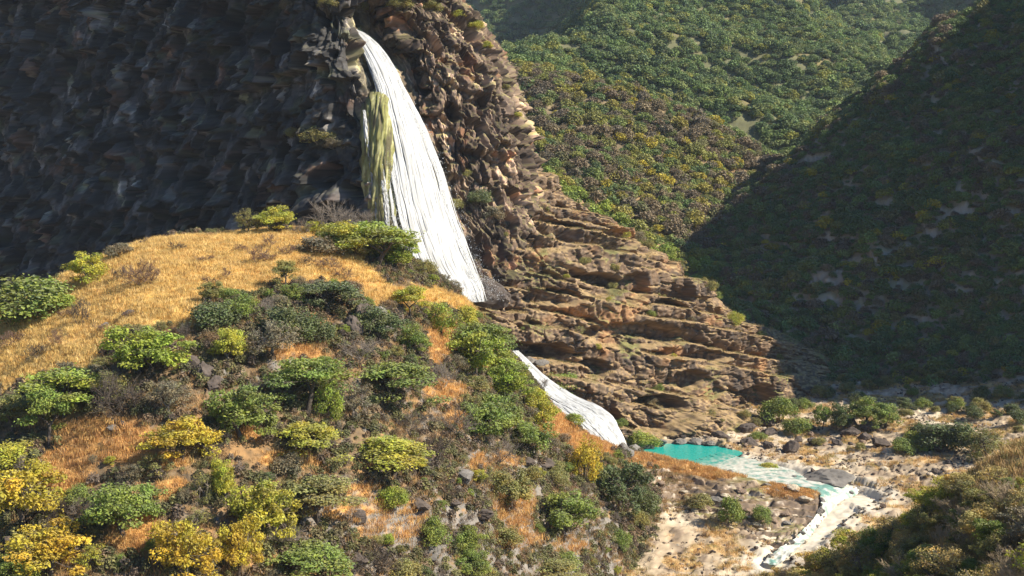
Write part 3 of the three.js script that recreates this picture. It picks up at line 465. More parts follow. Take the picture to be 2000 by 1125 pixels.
{
  const nu = 26, nv = 190, pos = [], col = [], idx = [], cl = new THREE.CatmullRomCurve3(bankL), cr2 = new THREE.CatmullRomCurve3(bankR);
  for (let j = 0; j <= nv; j++) { const a = cl.getPoint(j / nv), b = cr2.getPoint(j / nv); for (let i = 0; i <= nu; i++) {
    const v = j / nv, jv = clamp(v + (j < 9 ? (9 - j) / 9 * 0.05 * noise(i * 0.7, 3, 5) : 0)), p = cl.getPoint(jv).lerp(cr2.getPoint(jv), i / nu + (i === 0 || i === nu ? 0.09 * noise(v * 46, i, 3) : 0)), rough = 0.02 + 0.1 * ss(0.08, 0.2, v) + 0.3 * ss(0.35, 0.6, v); p.y += rough * fbm(p.x * 0.9, v * 3, p.z * 0.9, 3) * 1.6 + 0.08; pos.push(p.x, p.y, p.z);
    const foam = ss(0.0, 0.1, v + 0.06 * noise(p.x, 2, p.z)) * ss(-0.14, 0.12, fbm(p.x * 0.5, 4, p.z * 0.7, 3) + 0.1 - 0.28 * (ss(0.3, 0.4, v) - ss(0.42, 0.5, v)) * (1 - i / nu)); const fk = 0.82 + 0.6 * fbm(p.x * 2.2, 8, p.z * 2.2, 2), pool = ss(0.1, 0.02, v); col.push(mix(mix(0.2, 0.03, pool), 0.68, foam) * fk, mix(0.37, 0.67, foam) * fk, mix(0.31, 0.59, foam) * fk);
  } }
  for (let j = 0; j < nv; j++) for (let i = 0; i < nu; i++) { const a = j * (nu + 1) + i; idx.push(a, a + nu + 1, a + 1, a + 1, a + nu + 1, a + nu + 2); }
  const g = new THREE.BufferGeometry(); g.setAttribute('position', new THREE.Float32BufferAttribute(pos, 3)); g.setAttribute('color', new THREE.Float32BufferAttribute(col, 3)); g.setIndex(idx); g.computeVertexNormals();
  structure(new THREE.Mesh(g, new THREE.MeshPhysicalMaterial({ vertexColors: true, roughness: 0.3 })), 'stream', 'foaming pale stream running out of the pool');
}
// ---------------------------------------------------------------- plants: builders
function tube(pts, r0, r1, sides, out) {                          // a tapered limb through the points, joined into out
  const n = pts.length, first = out.p.length / 3, t = V(0, 0, 0), a = V(0, 0, 0), b = V(0, 0, 0);
  for (let i = 0; i < n; i++) {
    t.copy(pts[Math.min(i + 1, n - 1)]).sub(pts[Math.max(i - 1, 0)]).normalize(); a.set(0.31, 0.2, 0.93).cross(t).normalize(); b.crossVectors(t, a);
    const r = mix(r0, r1, i / (n - 1));
    for (let s = 0; s < sides; s++) { const w = s / sides * Math.PI * 2, c = Math.cos(w), d = Math.sin(w); out.p.push(pts[i].x + (a.x * c + b.x * d) * r, pts[i].y + (a.y * c + b.y * d) * r, pts[i].z + (a.z * c + b.z * d) * r); out.n.push(a.x * c + b.x * d, a.y * c + b.y * d, a.z * c + b.z * d); }
    if (i) for (let s = 0; s < sides; s++) { const q = first + (i - 1) * sides, e = (s + 1) % sides; out.i.push(q + s, q + e, q + sides + s, q + e, q + sides + e, q + sides + s); }
  }
}
const toGeo = (o) => { const g = new THREE.BufferGeometry(); g.setAttribute('position', new THREE.Float32BufferAttribute(o.p, 3)); if (o.n.length) g.setAttribute('normal', new THREE.Float32BufferAttribute(o.n, 3)); if (o.c?.length) g.setAttribute('color', new THREE.Float32BufferAttribute(o.c, 3)); if (o.i.length) g.setIndex(o.i); if (!o.n.length) g.computeVertexNormals(); return g; };
function bough(a, b, r, k, sag) { const m = a.clone().lerp(b, 0.45).add(V((r() - 0.5) * k, sag, (r() - 0.5) * k)), out = []; for (let i = 0; i <= 4; i++) { const t = i / 4; out.push(a.clone().multiplyScalar((1 - t) * (1 - t)).addScaledVector(m, 2 * t * (1 - t)).addScaledVector(b, t * t)); } return out; }
function leaf(o, p, d, size, r, tone, flat) {                      // a small folded spray of leaves
  const up = V((r() - 0.5) * 2, (r() - 0.2) * 2 * flat, (r() - 0.5) * 2).addScaledVector(d, 0.7).normalize(), a = V(r() - 0.5, (r() - 0.5) * 0.5, r() - 0.5).cross(up).normalize(), b = up.clone().cross(a), L = size * (0.7 + r() * 0.9), W = L * (0.4 + r() * 0.35);
  const k = o.p.length / 3, f = 0.25 * L;
  o.p.push(p.x - a.x * L, p.y - a.y * L, p.z - a.z * L, p.x + b.x * W + up.x * f, p.y + b.y * W + up.y * f, p.z + b.z * W + up.z * f, p.x + a.x * L, p.y + a.y * L - 0.2 * L, p.z + a.z * L, p.x - b.x * W + up.x * f * 0.4, p.y - b.y * W + up.y * f * 0.4, p.z - b.z * W + up.z * f * 0.4);
  for (let j = 0; j < 4; j++) o.c.push(...tone); o.i.push(k, k + 1, k + 2, k, k + 2, k + 3);
}
function crownShape(kind, seed) {                                  // unit tree: one wide, one high, standing at the origin
  const r = rng(seed), wood = { p: [], n: [], i: [] }, lf = { p: [], n: [], i: [], c: [] }, clumps = [];
  const spec = { umbrella: [30, 170, 0.019], round: [40, 150, 0.019], sparse: [34, 85, 0.017], shrub: [30, 130, 0.024], bare: [24, 0, 0], weeping: [32, 140, 0.018] }[kind];
  const lobes = 2 + Math.floor(r() * 3), lobe0 = r() * 6, tiltX = (r() - 0.5) * 0.5, tiltZ = (r() - 0.5) * 0.5;
  for (let i = 0; i < spec[0]; i++) {
    const w = i * 2.4 + r() * 0.9, q = Math.sqrt((i + 0.4) / spec[0]); let c, rad;
    if (kind === 'umbrella') { c = V(Math.cos(w) * 0.4 * q, 0.9 - 0.3 * q * q + (r() - 0.5) * 0.14, Math.sin(w) * 0.4 * q); rad = V(0.12 + r() * 0.07, 0.05 + r() * 0.045, 0.12 + r() * 0.07); }
    else if (kind === 'shrub') { const e = Math.acos(1 - r() * 0.95); c = V(Math.cos(w) * 0.36 * Math.sin(e), 0.22 + 0.6 * Math.cos(e) * (0.7 + 0.3 * r()), Math.sin(w) * 0.36 * Math.sin(e)); rad = V(0.13 + r() * 0.08, 0.13 + r() * 0.1, 0.13 + r() * 0.08); }
    else { const e = Math.acos(1 - r() * 1.45), k = 0.6 + 0.55 * r(); c = V(Math.cos(w) * 0.37 * Math.sin(e) * k, 0.52 + 0.4 * Math.cos(e) * k, Math.sin(w) * 0.37 * Math.sin(e) * k); rad = V(0.065 + r() * 0.1, 0.05 + r() * 0.08, 0.07 + r() * 0.1); if (kind === 'weeping') { rad.y *= 1.9; c.y -= 0.1 * r(); } }
    const lobe = 0.62 + 0.55 * Math.abs(Math.sin(w * 0.5 * lobes + lobe0)) + 0.2 * (r() - 0.5); c.x = c.x * lobe + (r() - 0.5) * 0.12; c.z = c.z * lobe + (r() - 0.5) * 0.12; c.y += tiltX * c.x + tiltZ * c.z; if (kind !== 'shrub' && r() < 0.22) c.y -= 0.12 + 0.26 * r(); c.y = Math.max(c.y, 0.1); clumps.push([c, rad]);
  }
  const lean = V((r() - 0.5) * 0.16, 0, (r() - 0.5) * 0.16), forkY = kind === 'shrub' || kind === 'bare' ? 0.08 : kind === 'umbrella' ? 0.3 + r() * 0.12 : 0.22 + r() * 0.1, stems = kind === 'shrub' || kind === 'bare' ? 5 : 2 + Math.floor(r() * 2), thick = kind === 'shrub' || kind === 'bare' ? 0.013 : 0.028, forks = [];
  tube([V(0, -0.06, 0), V(lean.x * 0.4, forkY * 0.5, lean.z * 0.4), V(lean.x, forkY, lean.z)], thick * 1.3, thick, 6, wood);
  for (let s = 0; s < stems; s++) { const w = s / stems * 6.28 + r(), e = V(lean.x + Math.cos(w) * (0.12 + r() * 0.08), forkY + 0.15 + r() * 0.12, lean.z + Math.sin(w) * (0.12 + r() * 0.08)); tube(bough(V(lean.x, forkY - 0.01, lean.z), e, r, 0.08, -0.02), thick * 0.8, thick * 0.5, 5, wood); forks.push(e); }
  for (const [c, rad] of clumps) {
    let f = forks[0]; for (const g of forks) if (g.distanceTo(c) < f.distanceTo(c)) f = g;
    tube(bough(f, c, r, 0.09, -0.02), thick * 0.42, thick * 0.12, 4, wood);
    const tw = kind === 'bare' ? 9 : kind === 'sparse' ? 6 : 2;
    for (let i = 0; i < tw; i++) { const e = c.clone().add(V((r() - 0.5) * 2.3 * rad.x, (r() - 0.35) * 2.6 * rad.y, (r() - 0.5) * 2.3 * rad.z)), b0 = f.clone().lerp(c, 0.55 + r() * 0.45); tube(bough(b0, e, r, 0.05, 0), 0.0045, 0.0018, 3, wood); if (kind === 'bare') for (let j = 0; j < 3; j++) { const e2 = e.clone().add(V((r() - 0.5) * 0.14, (r() - 0.3) * 0.12, (r() - 0.5) * 0.14)); tube([b0.clone().lerp(e, 0.4 + 0.2 * j), e2], 0.003, 0.0014, 3, wood); } }
    const ct = 0.72 + r() * 0.5, hue = (r() - 0.5) * 0.3;
    for (let i = 0; i < spec[1]; i++) {
      const d = V(r() * 2 - 1, r() * 2 - 1, r() * 2 - 1); if (d.lengthSq() > 1 || d.lengthSq() < 0.02) { i--; continue; } d.normalize(); const k = Math.cbrt(0.12 + 0.88 * r()) * (r() < 0.2 ? 1.25 + 0.4 * r() : 1), p = c.clone().add(V(d.x * rad.x * k, d.y * rad.y * k, d.z * rad.z * k)), t = ct * (0.75 + r() * 0.5);
      leaf(lf, p, d, spec[2], r, [t * (1 + hue), t, t * (1 - hue)], kind === 'umbrella' ? 1.5 : 0.8);
    }
  }
  return { wood: toGeo(wood), leaves: lf.p.length ? toGeo(lf) : null };
}
const shapes = {}; for (const [k, n] of [['umbrella', 6], ['round', 7], ['sparse', 4], ['shrub', 5], ['bare', 4], ['weeping', 2]]) shapes[k] = [...Array(n).keys()].map((i) => crownShape(k, 100 * k.length + i * 7 + 3));
const leafMat = (r, g, b) => new THREE.MeshPhysicalMaterial({ color: rgb(r, g, b), vertexColors: true, roughness: 0.85, transmission: 0.45, thickness: 0 });
const LEAF = { green: leafMat(0.23, 0.29, 0.03), bright: leafMat(0.32, 0.375, 0.025), dark: leafMat(0.12, 0.155, 0.03), yellow: leafMat(0.58, 0.44, 0.02), lime: leafMat(0.47, 0.45, 0.03), olive: leafMat(0.31, 0.28, 0.06), grey: leafMat(0.25, 0.205, 0.105), brown: leafMat(0.28, 0.18, 0.075), straw: leafMat(0.55, 0.42, 0.12) };
const WOOD = { dark: std({ color: rgb(0.09, 0.07, 0.055) }), grey: std({ color: rgb(0.2, 0.165, 0.135) }), red: std({ color: rgb(0.17, 0.105, 0.075) }), tan: std({ color: rgb(0.4, 0.31, 0.2) }) };
const plantR = rng(4242), planted = [];
function plant(kind, leafTone, woodTone, p, w, h, name, label, category, group, turn) {
  const list = shapes[kind], s = list[Math.floor(plantR() * list.length)], g = new THREE.Group();
  const t = new THREE.Mesh(s.wood, WOOD[woodTone]); t.name = 'trunk'; g.add(t);
  if (s.leaves) { const c = new THREE.Mesh(s.leaves, LEAF[leafTone]); c.name = 'crown'; g.add(c); }
  g.position.copy(p); g.position.y -= 0.03 * h; g.rotation.y = turn ?? plantR() * 6.28; g.scale.set(w, h, w * (0.85 + plantR() * 0.3));
  planted.push([p.x, p.z, w / 2]); add(g, name, label, category, group); return g;
}
const T_WORD = { green: 'green', bright: 'bright green', dark: 'dark green', yellow: 'yellow', lime: 'yellow green', olive: 'olive', grey: 'grey green', brown: 'brown', straw: 'straw coloured' };
const K_WORD = { umbrella: ['acacia_tree', 'flat topped acacia', 'tree'], round: ['bushy_tree', 'bushy tree', 'tree'], sparse: ['thin_tree', 'thinly leaved tree', 'tree'], shrub: ['shrub', 'rounded shrub', 'shrub'], bare: ['bare_shrub', 'leafless twiggy shrub', 'shrub'], weeping: ['drooping_tree', 'drooping tree', 'tree'] };
const LANDMARKS = [[72, 605, 'the broad dark shrub at the crown dip'], [540, 452, 'the bright tree on the crown top'], [735, 512, 'the wide acacia by the tall waterfall'], [645, 604, 'the dark flat topped acacia'], [355, 894, 'the golden yellow tree'], [945, 730, 'the tall leaning acacia'], [1100, 806, 'the lower cascade'], [1142, 940, 'the drooping yellow tree'], [556, 564, 'the lone small acacia'], [398, 740, 'the dark rock outcrop'], [720, 650, 'the tall grey rocks'], [755, 1018, 'the wide orange clearing'], [1005, 990, 'the small orange clearing'], [205, 858, 'the long orange grass patch'], [620, 1010, 'the broad olive acacia'], [1215, 990, 'the dense dark tree']];
let marks = null;
function beside(p, fallback) { marks ??= LANDMARKS.map(([x, y, t]) => [hit(hill, x, y) ?? hit(hill, x, y + 30), t]).filter(([m]) => m); let best = 11, out = fallback; for (const [m, t] of marks) { const d = m.distanceTo(p); if (d < best) { best = d; out = 'beside ' + t; } } return out; }
const sizeWord = (w) => w < 2 ? 'tiny ' : w < 3.6 ? 'small ' : w < 6 ? '' : w < 8 ? 'large ' : 'very large ';
function at(surfaces, kind, tone, wood, cx, top, w, foot, where, label, name) {   // crown centre, top, width and foot in pixels of the photograph
  const p = hitAny(surfaces, cx, foot); if (!p) { console.log('no ground', cx, foot); return; }
  const m = -p.z / F, k = K_WORD[kind], place = surfaces === H ? beside(p, where) : where, l = label ?? sizeWord(w * m) + (kind === 'bare' ? (wood === 'grey' ? 'grey ' : wood === 'red' ? 'reddish ' : 'dark ') : T_WORD[tone] + ' ') + k[1] + ' ' + place;
  return plant(kind, tone, wood, p, 1.14 * w * m, (foot - top) * m, name ?? k[0], l, k[2], label ? undefined : 'plants like the ' + l);
}

// ---------------------------------------------------------------- plants read off the photograph
const H = [hill], GOLD = 'on the golden grass crown', SLOPE = 'on the scrubby slope below the golden crown', EDGE = 'along the hill crest under the dark cliff', CASC = 'on the hill flank above the lower cascade';
at(H, 'shrub', 'green', 'dark', 72, 524, 150, 622, EDGE, 'broad dark green shrub where the golden crown dips beside the cliff foot');
at(H, 'shrub', 'green', 'dark', 20, 560, 80, 640, EDGE); at(H, 'shrub', 'bright', 'dark', 110, 560, 80, 612, EDGE);
at(H, 'round', 'lime', 'grey', 170, 486, 74, 556, EDGE, 'yellow green tree on the crest beside the broad dark green shrub');
at(H, 'shrub', 'grey', 'grey', 234, 470, 52, 502, EDGE); at(H, 'sparse', 'olive', 'dark', 486, 404, 50, 455, EDGE);
at(H, 'round', 'lime', 'dark', 540, 397, 74, 454, EDGE, 'bright yellow green tree on the very top of the golden crown');
at(H, 'shrub', 'lime', 'dark', 614, 424, 36, 455, EDGE); at(H, 'bare', '', 'grey', 652, 386, 104, 460, EDGE); at(H, 'bare', '', 'grey', 700, 400, 70, 466, EDGE); at(H, 'bare', '', 'grey', 590, 420, 50, 458, EDGE);
at(H, 'umbrella', 'lime', 'dark', 668, 430, 92, 500, EDGE); at(H, 'umbrella', 'bright', 'dark', 735, 432, 145, 520, EDGE, 'wide bright green acacia on the crest beside the tall waterfall'); at(H, 'round', 'bright', 'dark', 775, 462, 74, 530, EDGE);
at(H, 'shrub', 'grey', 'grey', 622, 455, 80, 498, EDGE); at(H, 'shrub', 'olive', 'grey', 690, 468, 60, 500, EDGE);
for (const [x, t, w, f] of [[268, 494, 62, 560], [234, 512, 34, 548], [293, 512, 40, 556], [442, 520, 26, 546], [505, 470, 44, 515], [527, 455, 34, 486], [520, 488, 46, 510], [400, 494, 40, 512], [413, 536, 40, 556], [156, 580, 42, 636], [345, 470, 40, 490], [560, 470, 40, 500], [640, 500, 60, 530], [110, 640, 30, 682], [600, 498, 40, 520], [470, 475, 30, 492], [670, 520, 50, 548], [250, 606, 40, 622], [205, 626, 40, 650], [75, 670, 60, 705], [20, 640, 50, 680], [130, 600, 40, 620]]) at(H, 'bare', '', x % 3 ? 'red' : 'dark', x, t, w, f, GOLD);
at(H, 'umbrella', 'olive', 'dark', 556, 504, 44, 568, GOLD, 'small thin stemmed acacia standing alone on the golden crown');
at(H, 'umbrella', 'dark', 'dark', 645, 545, 122, 612, SLOPE, 'dark flat topped acacia at the lower edge of the golden crown', 'acacia_tree');
for (const [k, t, w0, x, top, w, f, where] of [
  ['shrub', 'dark', 'dark', 420, 575, 90, 640, SLOPE], ['shrub', 'green', 'dark', 470, 568, 70, 625, SLOPE], ['shrub', 'dark', 'dark', 560, 585, 90, 660, SLOPE], ['shrub', 'dark', 'dark', 610, 600, 80, 670, SLOPE], ['bare', '', 'grey', 510, 570, 60, 625, SLOPE],
  ['round', 'bright', 'dark', 292, 626, 150, 742, SLOPE], ['round', 'lime', 'grey', 450, 632, 84, 710, SLOPE], ['sparse', 'grey', 'grey', 530, 622, 110, 700, SLOPE], ['sparse', 'lime', 'grey', 555, 622, 60, 660, SLOPE],
  ['umbrella', 'bright', 'dark', 128, 712, 155, 812, SLOPE], ['umbrella', 'green', 'dark', 95, 750, 90, 870, SLOPE], ['bare', '', 'dark', 230, 708, 110, 822, SLOPE], ['sparse', 'grey', 'grey', 330, 730, 90, 810, SLOPE],
  ['umbrella', 'green', 'dark', 600, 690, 150, 810, SLOPE], ['weeping', 'bright', 'dark', 644, 738, 60, 822, SLOPE], ['round', 'green', 'dark', 472, 748, 130, 862, SLOPE], ['umbrella', 'olive', 'dark', 25, 770, 100, 848, SLOPE],
  ['shrub', 'lime', 'dark', 25, 850, 80, 910, SLOPE], ['round', 'yellow', 'dark', 50, 895, 150, 1030, SLOPE], ['round', 'green', 'dark', 243, 928, 152, 1050, SLOPE], ['round', 'lime', 'grey', 437, 888, 58, 985, SLOPE],
  ['round', 'lime', 'dark', 512, 932, 125, 1062, SLOPE], ['round', 'yellow', 'dark', 465, 1000, 90, 1130, SLOPE], ['round', 'yellow', 'dark', 358, 1008, 125, 1140, SLOPE], ['round', 'yellow', 'dark', 98, 1012, 140, 1125, SLOPE],
  ['round', 'green', 'dark', 25, 1072, 100, 1150, SLOPE], ['umbrella', 'green', 'dark', 612, 1055, 150, 1165, SLOPE], ['umbrella', 'olive', 'dark', 622, 925, 150, 1020, SLOPE], ['umbrella', 'lime', 'dark', 602, 822, 125, 905, SLOPE],
  ['round', 'dark', 'dark', 735, 592, 100, 665, SLOPE], ['umbrella', 'lime', 'dark', 802, 555, 70, 622, SLOPE], ['weeping', 'bright', 'dark', 860, 588, 66, 650, CASC], ['shrub', 'lime', 'dark', 912, 588, 48, 640, CASC], ['round', 'green', 'dark', 808, 628, 64, 695, SLOPE],
  ['umbrella', 'green', 'dark', 778, 702, 145, 800, SLOPE], ['round', 'green', 'dark', 972, 756, 100, 845, CASC], ['round', 'lime', 'dark', 1042, 748, 62, 815, CASC],
  ['round', 'green', 'dark', 1030, 812, 90, 888, CASC], ['umbrella', 'lime', 'dark', 765, 850, 160, 935, SLOPE], ['bare', '', 'grey', 968, 832, 95, 908, CASC], ['bare', '', 'grey', 890, 795, 80, 856, SLOPE], ['bare', '', 'dark', 845, 835, 80, 900, SLOPE], ['bare', '', 'grey', 800, 800, 70, 850, SLOPE],
  ['umbrella', 'bright', 'dark', 1122, 806, 40, 838, CASC], ['round', 'olive', 'dark', 998, 905, 95, 995, SLOPE], ['round', 'green', 'dark', 1100, 950, 110, 1048, CASC], ['shrub', 'bright', 'dark', 766, 938, 54, 992, SLOPE],
  ['round', 'dark', 'dark', 1215, 895, 110, 1000, CASC], ['shrub', 'dark', 'dark', 1255, 940, 60, 1005, CASC], ['round', 'green', 'dark', 912, 1025, 66, 1090, SLOPE], ['shrub', 'green', 'dark', 845, 1000, 64, 1066, SLOPE], ['shrub', 'olive', 'dark', 985, 1018, 66, 1066, SLOPE], ['shrub', 'olive', 'dark', 1242, 988, 44, 1026, CASC],
  ['shrub', 'green', 'dark', 1214, 1028, 40, 1072, CASC], ['round', 'green', 'dark', 920, 1066, 80, 1130, SLOPE], ['shrub', 'green', 'dark', 1100, 1068, 70, 1110, CASC], ['umbrella', 'olive', 'dark', 1080, 1090, 110, 1150, CASC], ['shrub', 'green', 'dark', 1428, 956, 52, 1024, 'against the bedded rocks above the stream'], ['shrub', 'green', 'dark', 1488, 982, 40, 1020, 'against the bedded rocks above the stream'],
  ['shrub', 'olive', 'grey', 1370, 960, 50, 990, 'against the bedded rocks above the stream'], ['bare', '', 'grey', 700, 650, 90, 720, SLOPE], ['bare', '', 'grey', 860, 700, 70, 760, SLOPE], ['sparse', 'grey', 'grey', 690, 740, 90, 820, SLOPE], ['bare', '', 'dark', 420, 820, 80, 880, SLOPE], ['sparse', 'olive', 'dark', 300, 880, 60, 930, SLOPE], ['sparse', 'lime', 'dark', 180, 1060, 60, 1110, SLOPE], ['bare', '', 'grey', 560, 1010, 80, 1070, SLOPE], ['bare', '', 'dark', 730, 1060, 100, 1130, SLOPE], ['shrub', 'olive', 'grey', 790, 1080, 80, 1135, SLOPE],
]) at(H, k, t, w0, x, top, w, f, where);
at(H, 'round', 'yellow', 'dark', 355, 806, 124, 898, SLOPE, 'golden yellow tree with a dark trunk beside orange dry grass');
at(H, 'umbrella', 'green', 'dark', 945, 625, 120, 735, CASC, 'tall green acacia leaning over the flank above the cascade');
at(H, 'umbrella', 'bright', 'dark', 985, 690, 70, 760, CASC); at(H, 'round', 'bright', 'dark', 930, 640, 110, 742, CASC); at(H, 'round', 'bright', 'dark', 985, 712, 90, 790, CASC); at(H, 'round', 'green', 'dark', 940, 775, 110, 860, CASC); at(H, 'round', 'lime', 'dark', 1060, 770, 60, 838, CASC);
at([hill, terrace], 'umbrella', 'green', 'dark', 1090, 722, 84, 798, CASC, 'slender green acacia with its crown in front of the lower cascade');
at(H, 'weeping', 'yellow', 'dark', 1142, 846, 70, 945, CASC, 'drooping yellow tree on the flank just below the cascade');
const VAL = [floor, terrace, hill];
at(VAL, 'shrub', 'bright', 'dark', 1252, 836, 62, 872, '', 'bright green bush at the head of the turquoise pool');
for (const [k, t, x, top, w, f] of [['shrub', 'green', 1520, 765, 70, 826], ['round', 'green', 1606, 788, 34, 838], ['round', 'dark', 1643, 783, 50, 846], ['round', 'green', 1690, 768, 70, 834], ['round', 'green', 1728, 785, 60, 836], ['shrub', 'green', 1560, 805, 50, 850], ['shrub', 'bright', 1790, 835, 60, 880], ['shrub', 'dark', 1830, 812, 90, 880], ['shrub', 'dark', 1880, 815, 80, 885], ['shrub', 'green', 1765, 850, 50, 885], ['shrub', 'olive', 1680, 860, 24, 880], ['shrub', 'olive', 1600, 850, 26, 870], ['shrub', 'lime', 1500, 900, 34, 918], ['sparse', 'olive', 1930, 830, 80, 900], ['shrub', 'green', 1480, 838, 30, 860]]) at(VAL, k, t, 'dark', x, top, w, f, 'on the boulder flat under the shaded mountain');
for (const [x, y, w, tone] of [[620, 268, 60, 'olive'], [580, 262, 40, 'olive'], [655, 285, 46, 'grey'], [935, 392, 60, 'dark'], [960, 420, 50, 'grey'], [905, 340, 30, 'olive'], [930, 52, 30, 'lime'], [950, 90, 26, 'lime'], [895, 30, 28, 'lime'], [720, 16, 40, 'olive'], [640, 8, 40, 'olive'], [780, 12, 46, 'olive'], [840, 14, 40, 'olive'], [560, 10, 36, 'grey'], [985, 170, 20, 'olive'], [1008, 225, 22, 'lime'], [860, 300, 24, 'olive'], [890, 400, 40, 'olive'], [870, 470, 40, 'dark'], [900, 500, 36, 'dark']]) at([cliff, terrace], 'shrub', tone, 'grey', x, y - w * 0.45, w, y + w * 0.2, 'clinging to the cliff face');
{
  const next = sampler(terrace, 31); let n = 0;
  for (let i = 0; i < 3000 && n < 70; i++) { const { p, n: nr, r } = next(), [x, y] = pixelOf(p); if (nr.y < 0.72 || x < 900 || x > 1540 || y > 850 || r() > 0.5) continue; n++; const w = 0.9 + r() * 2.2, far = p.z < -262, t = ['olive', 'olive', 'green', 'grey', 'lime'][Math.floor(r() * 5)]; plant(r() < 0.25 ? 'sparse' : 'shrub', t, 'grey', p, far ? w * 1.6 : w, (far ? 1.3 : 0.75) * w, 'shrub', T_WORD[t] + ' shrub rooted in the rock ledges above the pool', 'shrub', T_WORD[t] + ' shrubs on the rock ledges'); }
}
{
  const next = sampler(floor, 33); let n = 0;
  for (let i = 0; i < 30000 && n < 60; i++) { const { p, r } = next(), [x, y] = pixelOf(p); if (x < 1500 || x > 2040 || p.z > -214 || y > mix(815, 868, clamp((x - 1500) / 400)) || y < 735) continue; n++; const w = 1.8 + r() * 3.4, k = r() < 0.5 ? 'round' : 'shrub', t = ['dark', 'green', 'olive'][Math.floor(r() * 3)], l = sizeWord(w) + T_WORD[t] + ' ' + K_WORD[k][1] + ' at the foot of the shaded mountain'; plant(k, t, 'dark', p, w, w * 0.75, K_WORD[k][0], l, K_WORD[k][2], 'plants like the ' + l); }
}
// more of the same scrub between the plants placed above
{
  const next = sampler(hill, 91); let n = 0;
  for (let i = 0; i < 16000 && n < 430; i++) {
    const { p, r } = next(), [x, y] = pixelOf(p); if (x < -20 || x > 1260 || y > 1150 || p.z < -193) continue; if (goldAmount(p) > 0.4 || inPoly(goldPoly, x, y)) continue;
    const w = 1.1 + r() * r() * 4.2; if (planted.some(([a, b, c]) => Math.hypot(a - p.x, b - p.z) < (c + w / 2) * 0.5)) continue; n++;
    const q = r(), [k, t] = q < 0.3 ? ['bare', ''] : q < 0.5 ? ['sparse', r() < 0.5 ? 'grey' : 'olive'] : q < 0.75 ? ['shrub', ['olive', 'grey', 'brown', 'green'][Math.floor(r() * 4)]] : q < 0.92 ? ['round', ['green', 'olive', 'dark'][Math.floor(r() * 3)]] : ['round', r() < 0.6 ? 'lime' : 'bright'], where = x > 900 ? CASC : SLOPE;
    const bark = r() < 0.5 ? 'grey' : 'dark', l = sizeWord(w) + (k === 'bare' ? bark : T_WORD[t]) + ' ' + K_WORD[k][1] + ' ' + beside(p, where); plant(k, t, bark, p, w, w * (0.6 + r() * 0.35), K_WORD[k][0], l, K_WORD[k][2], 'plants like the ' + l);
  }
}
// trees on the near bank beside the stream
{
  const R = rng(17), spots = []; let n = 0;
  for (let i = 0; i < 6000 && n < 170; i++) {
    const x = 1470 + R() * 620, y = 960 + R() * 420, p = hit(bank, x, y); if (!p || p.z < -128 || p.z > -66) continue;
    const w = 2 + R() * 2.6; if (spots.some((s) => s.distanceTo(p) < w * 0.5)) continue;
    const h = w * (0.66 + R() * 0.22), top = pixelOf(V(p.x, p.y + h, p.z)); const e = x - w * 0.5 * F / -p.z, limit = e < 1560 ? mix(1125, 1065, clamp((e - 1470) / 90)) : e < 1690 ? mix(1065, 970, (e - 1560) / 130) : e < 1800 ? mix(970, 940, (e - 1690) / 110) : mix(930, 825, (e - 1800) / 190); if (top[1] < limit - 6) continue;
    spots.push(p); n++; const q = R(), [k, t] = q < 0.2 ? ['bare', ''] : q < 0.58 ? ['sparse', ['olive', 'straw', 'lime', 'straw'][Math.floor(R() * 4)]] : q < 0.64 ? ['round', 'olive'] : q < 0.71 ? ['round', 'green'] : q < 0.8 ? ['round', 'straw'] : q < 0.87 ? ['sparse', 'grey'] : ['round', 'lime'];
    const bark = k === 'bare' ? 'tan' : R() < 0.6 ? 'grey' : 'dark', l = sizeWord(w) + (k === 'bare' ? '' : T_WORD[t] + ' ') + K_WORD[k][1] + ' with ' + bark + ' stems on the near bank beside the stream'; plant(k, t, bark, p, w, h, K_WORD[k][0], l, 'tree', 'plants like the ' + l);
  }
}

// ---------------------------------------------------------------- woods too far to pick apart, grass, undergrowth
function farCrown(seed, n, size) { const r = rng(seed), o = { p: [], n: [], i: [], c: [] }, cl = []; for (let i = 0; i < 11; i++) { const w = i * 2.4, q = Math.sqrt((i + 0.3) / 11); cl.push(V(Math.cos(w) * 0.36 * q + (r() - 0.5) * 0.1, 0.74 - 0.38 * q * q + (r() - 0.5) * 0.16, Math.sin(w) * 0.36 * q)); } for (let i = 0; i < n; i++) { const c = cl[i % 11], d = V(r() * 2 - 1, r() * 2 - 1, r() * 2 - 1).normalize(), k = Math.cbrt(0.25 + 0.75 * r()), t = 0.7 + 0.6 * r(); leaf(o, V(c.x + d.x * 0.18 * k, c.y + d.y * 0.17 * k, c.z + d.z * 0.18 * k), d, size, r, [t, t, t], 0.8); } return toGeo(o); }
const farShapes = [farCrown(1, 520, 0.05), farCrown(2, 520, 0.05), farCrown(3, 520, 0.05)];
const farMat = new THREE.MeshPhysicalMaterial({ vertexColors: true, color: 0xffffff, roughness: 0.9, transmission: 0.25, thickness: 0 });
const pal = (list, r) => { const c = list[Math.floor(r() * list.length)], k = 0.75 + r() * 0.5; return rgb(c[0] * k, c[1] * k, c[2] * k); };
const dummy = new THREE.Object3D();
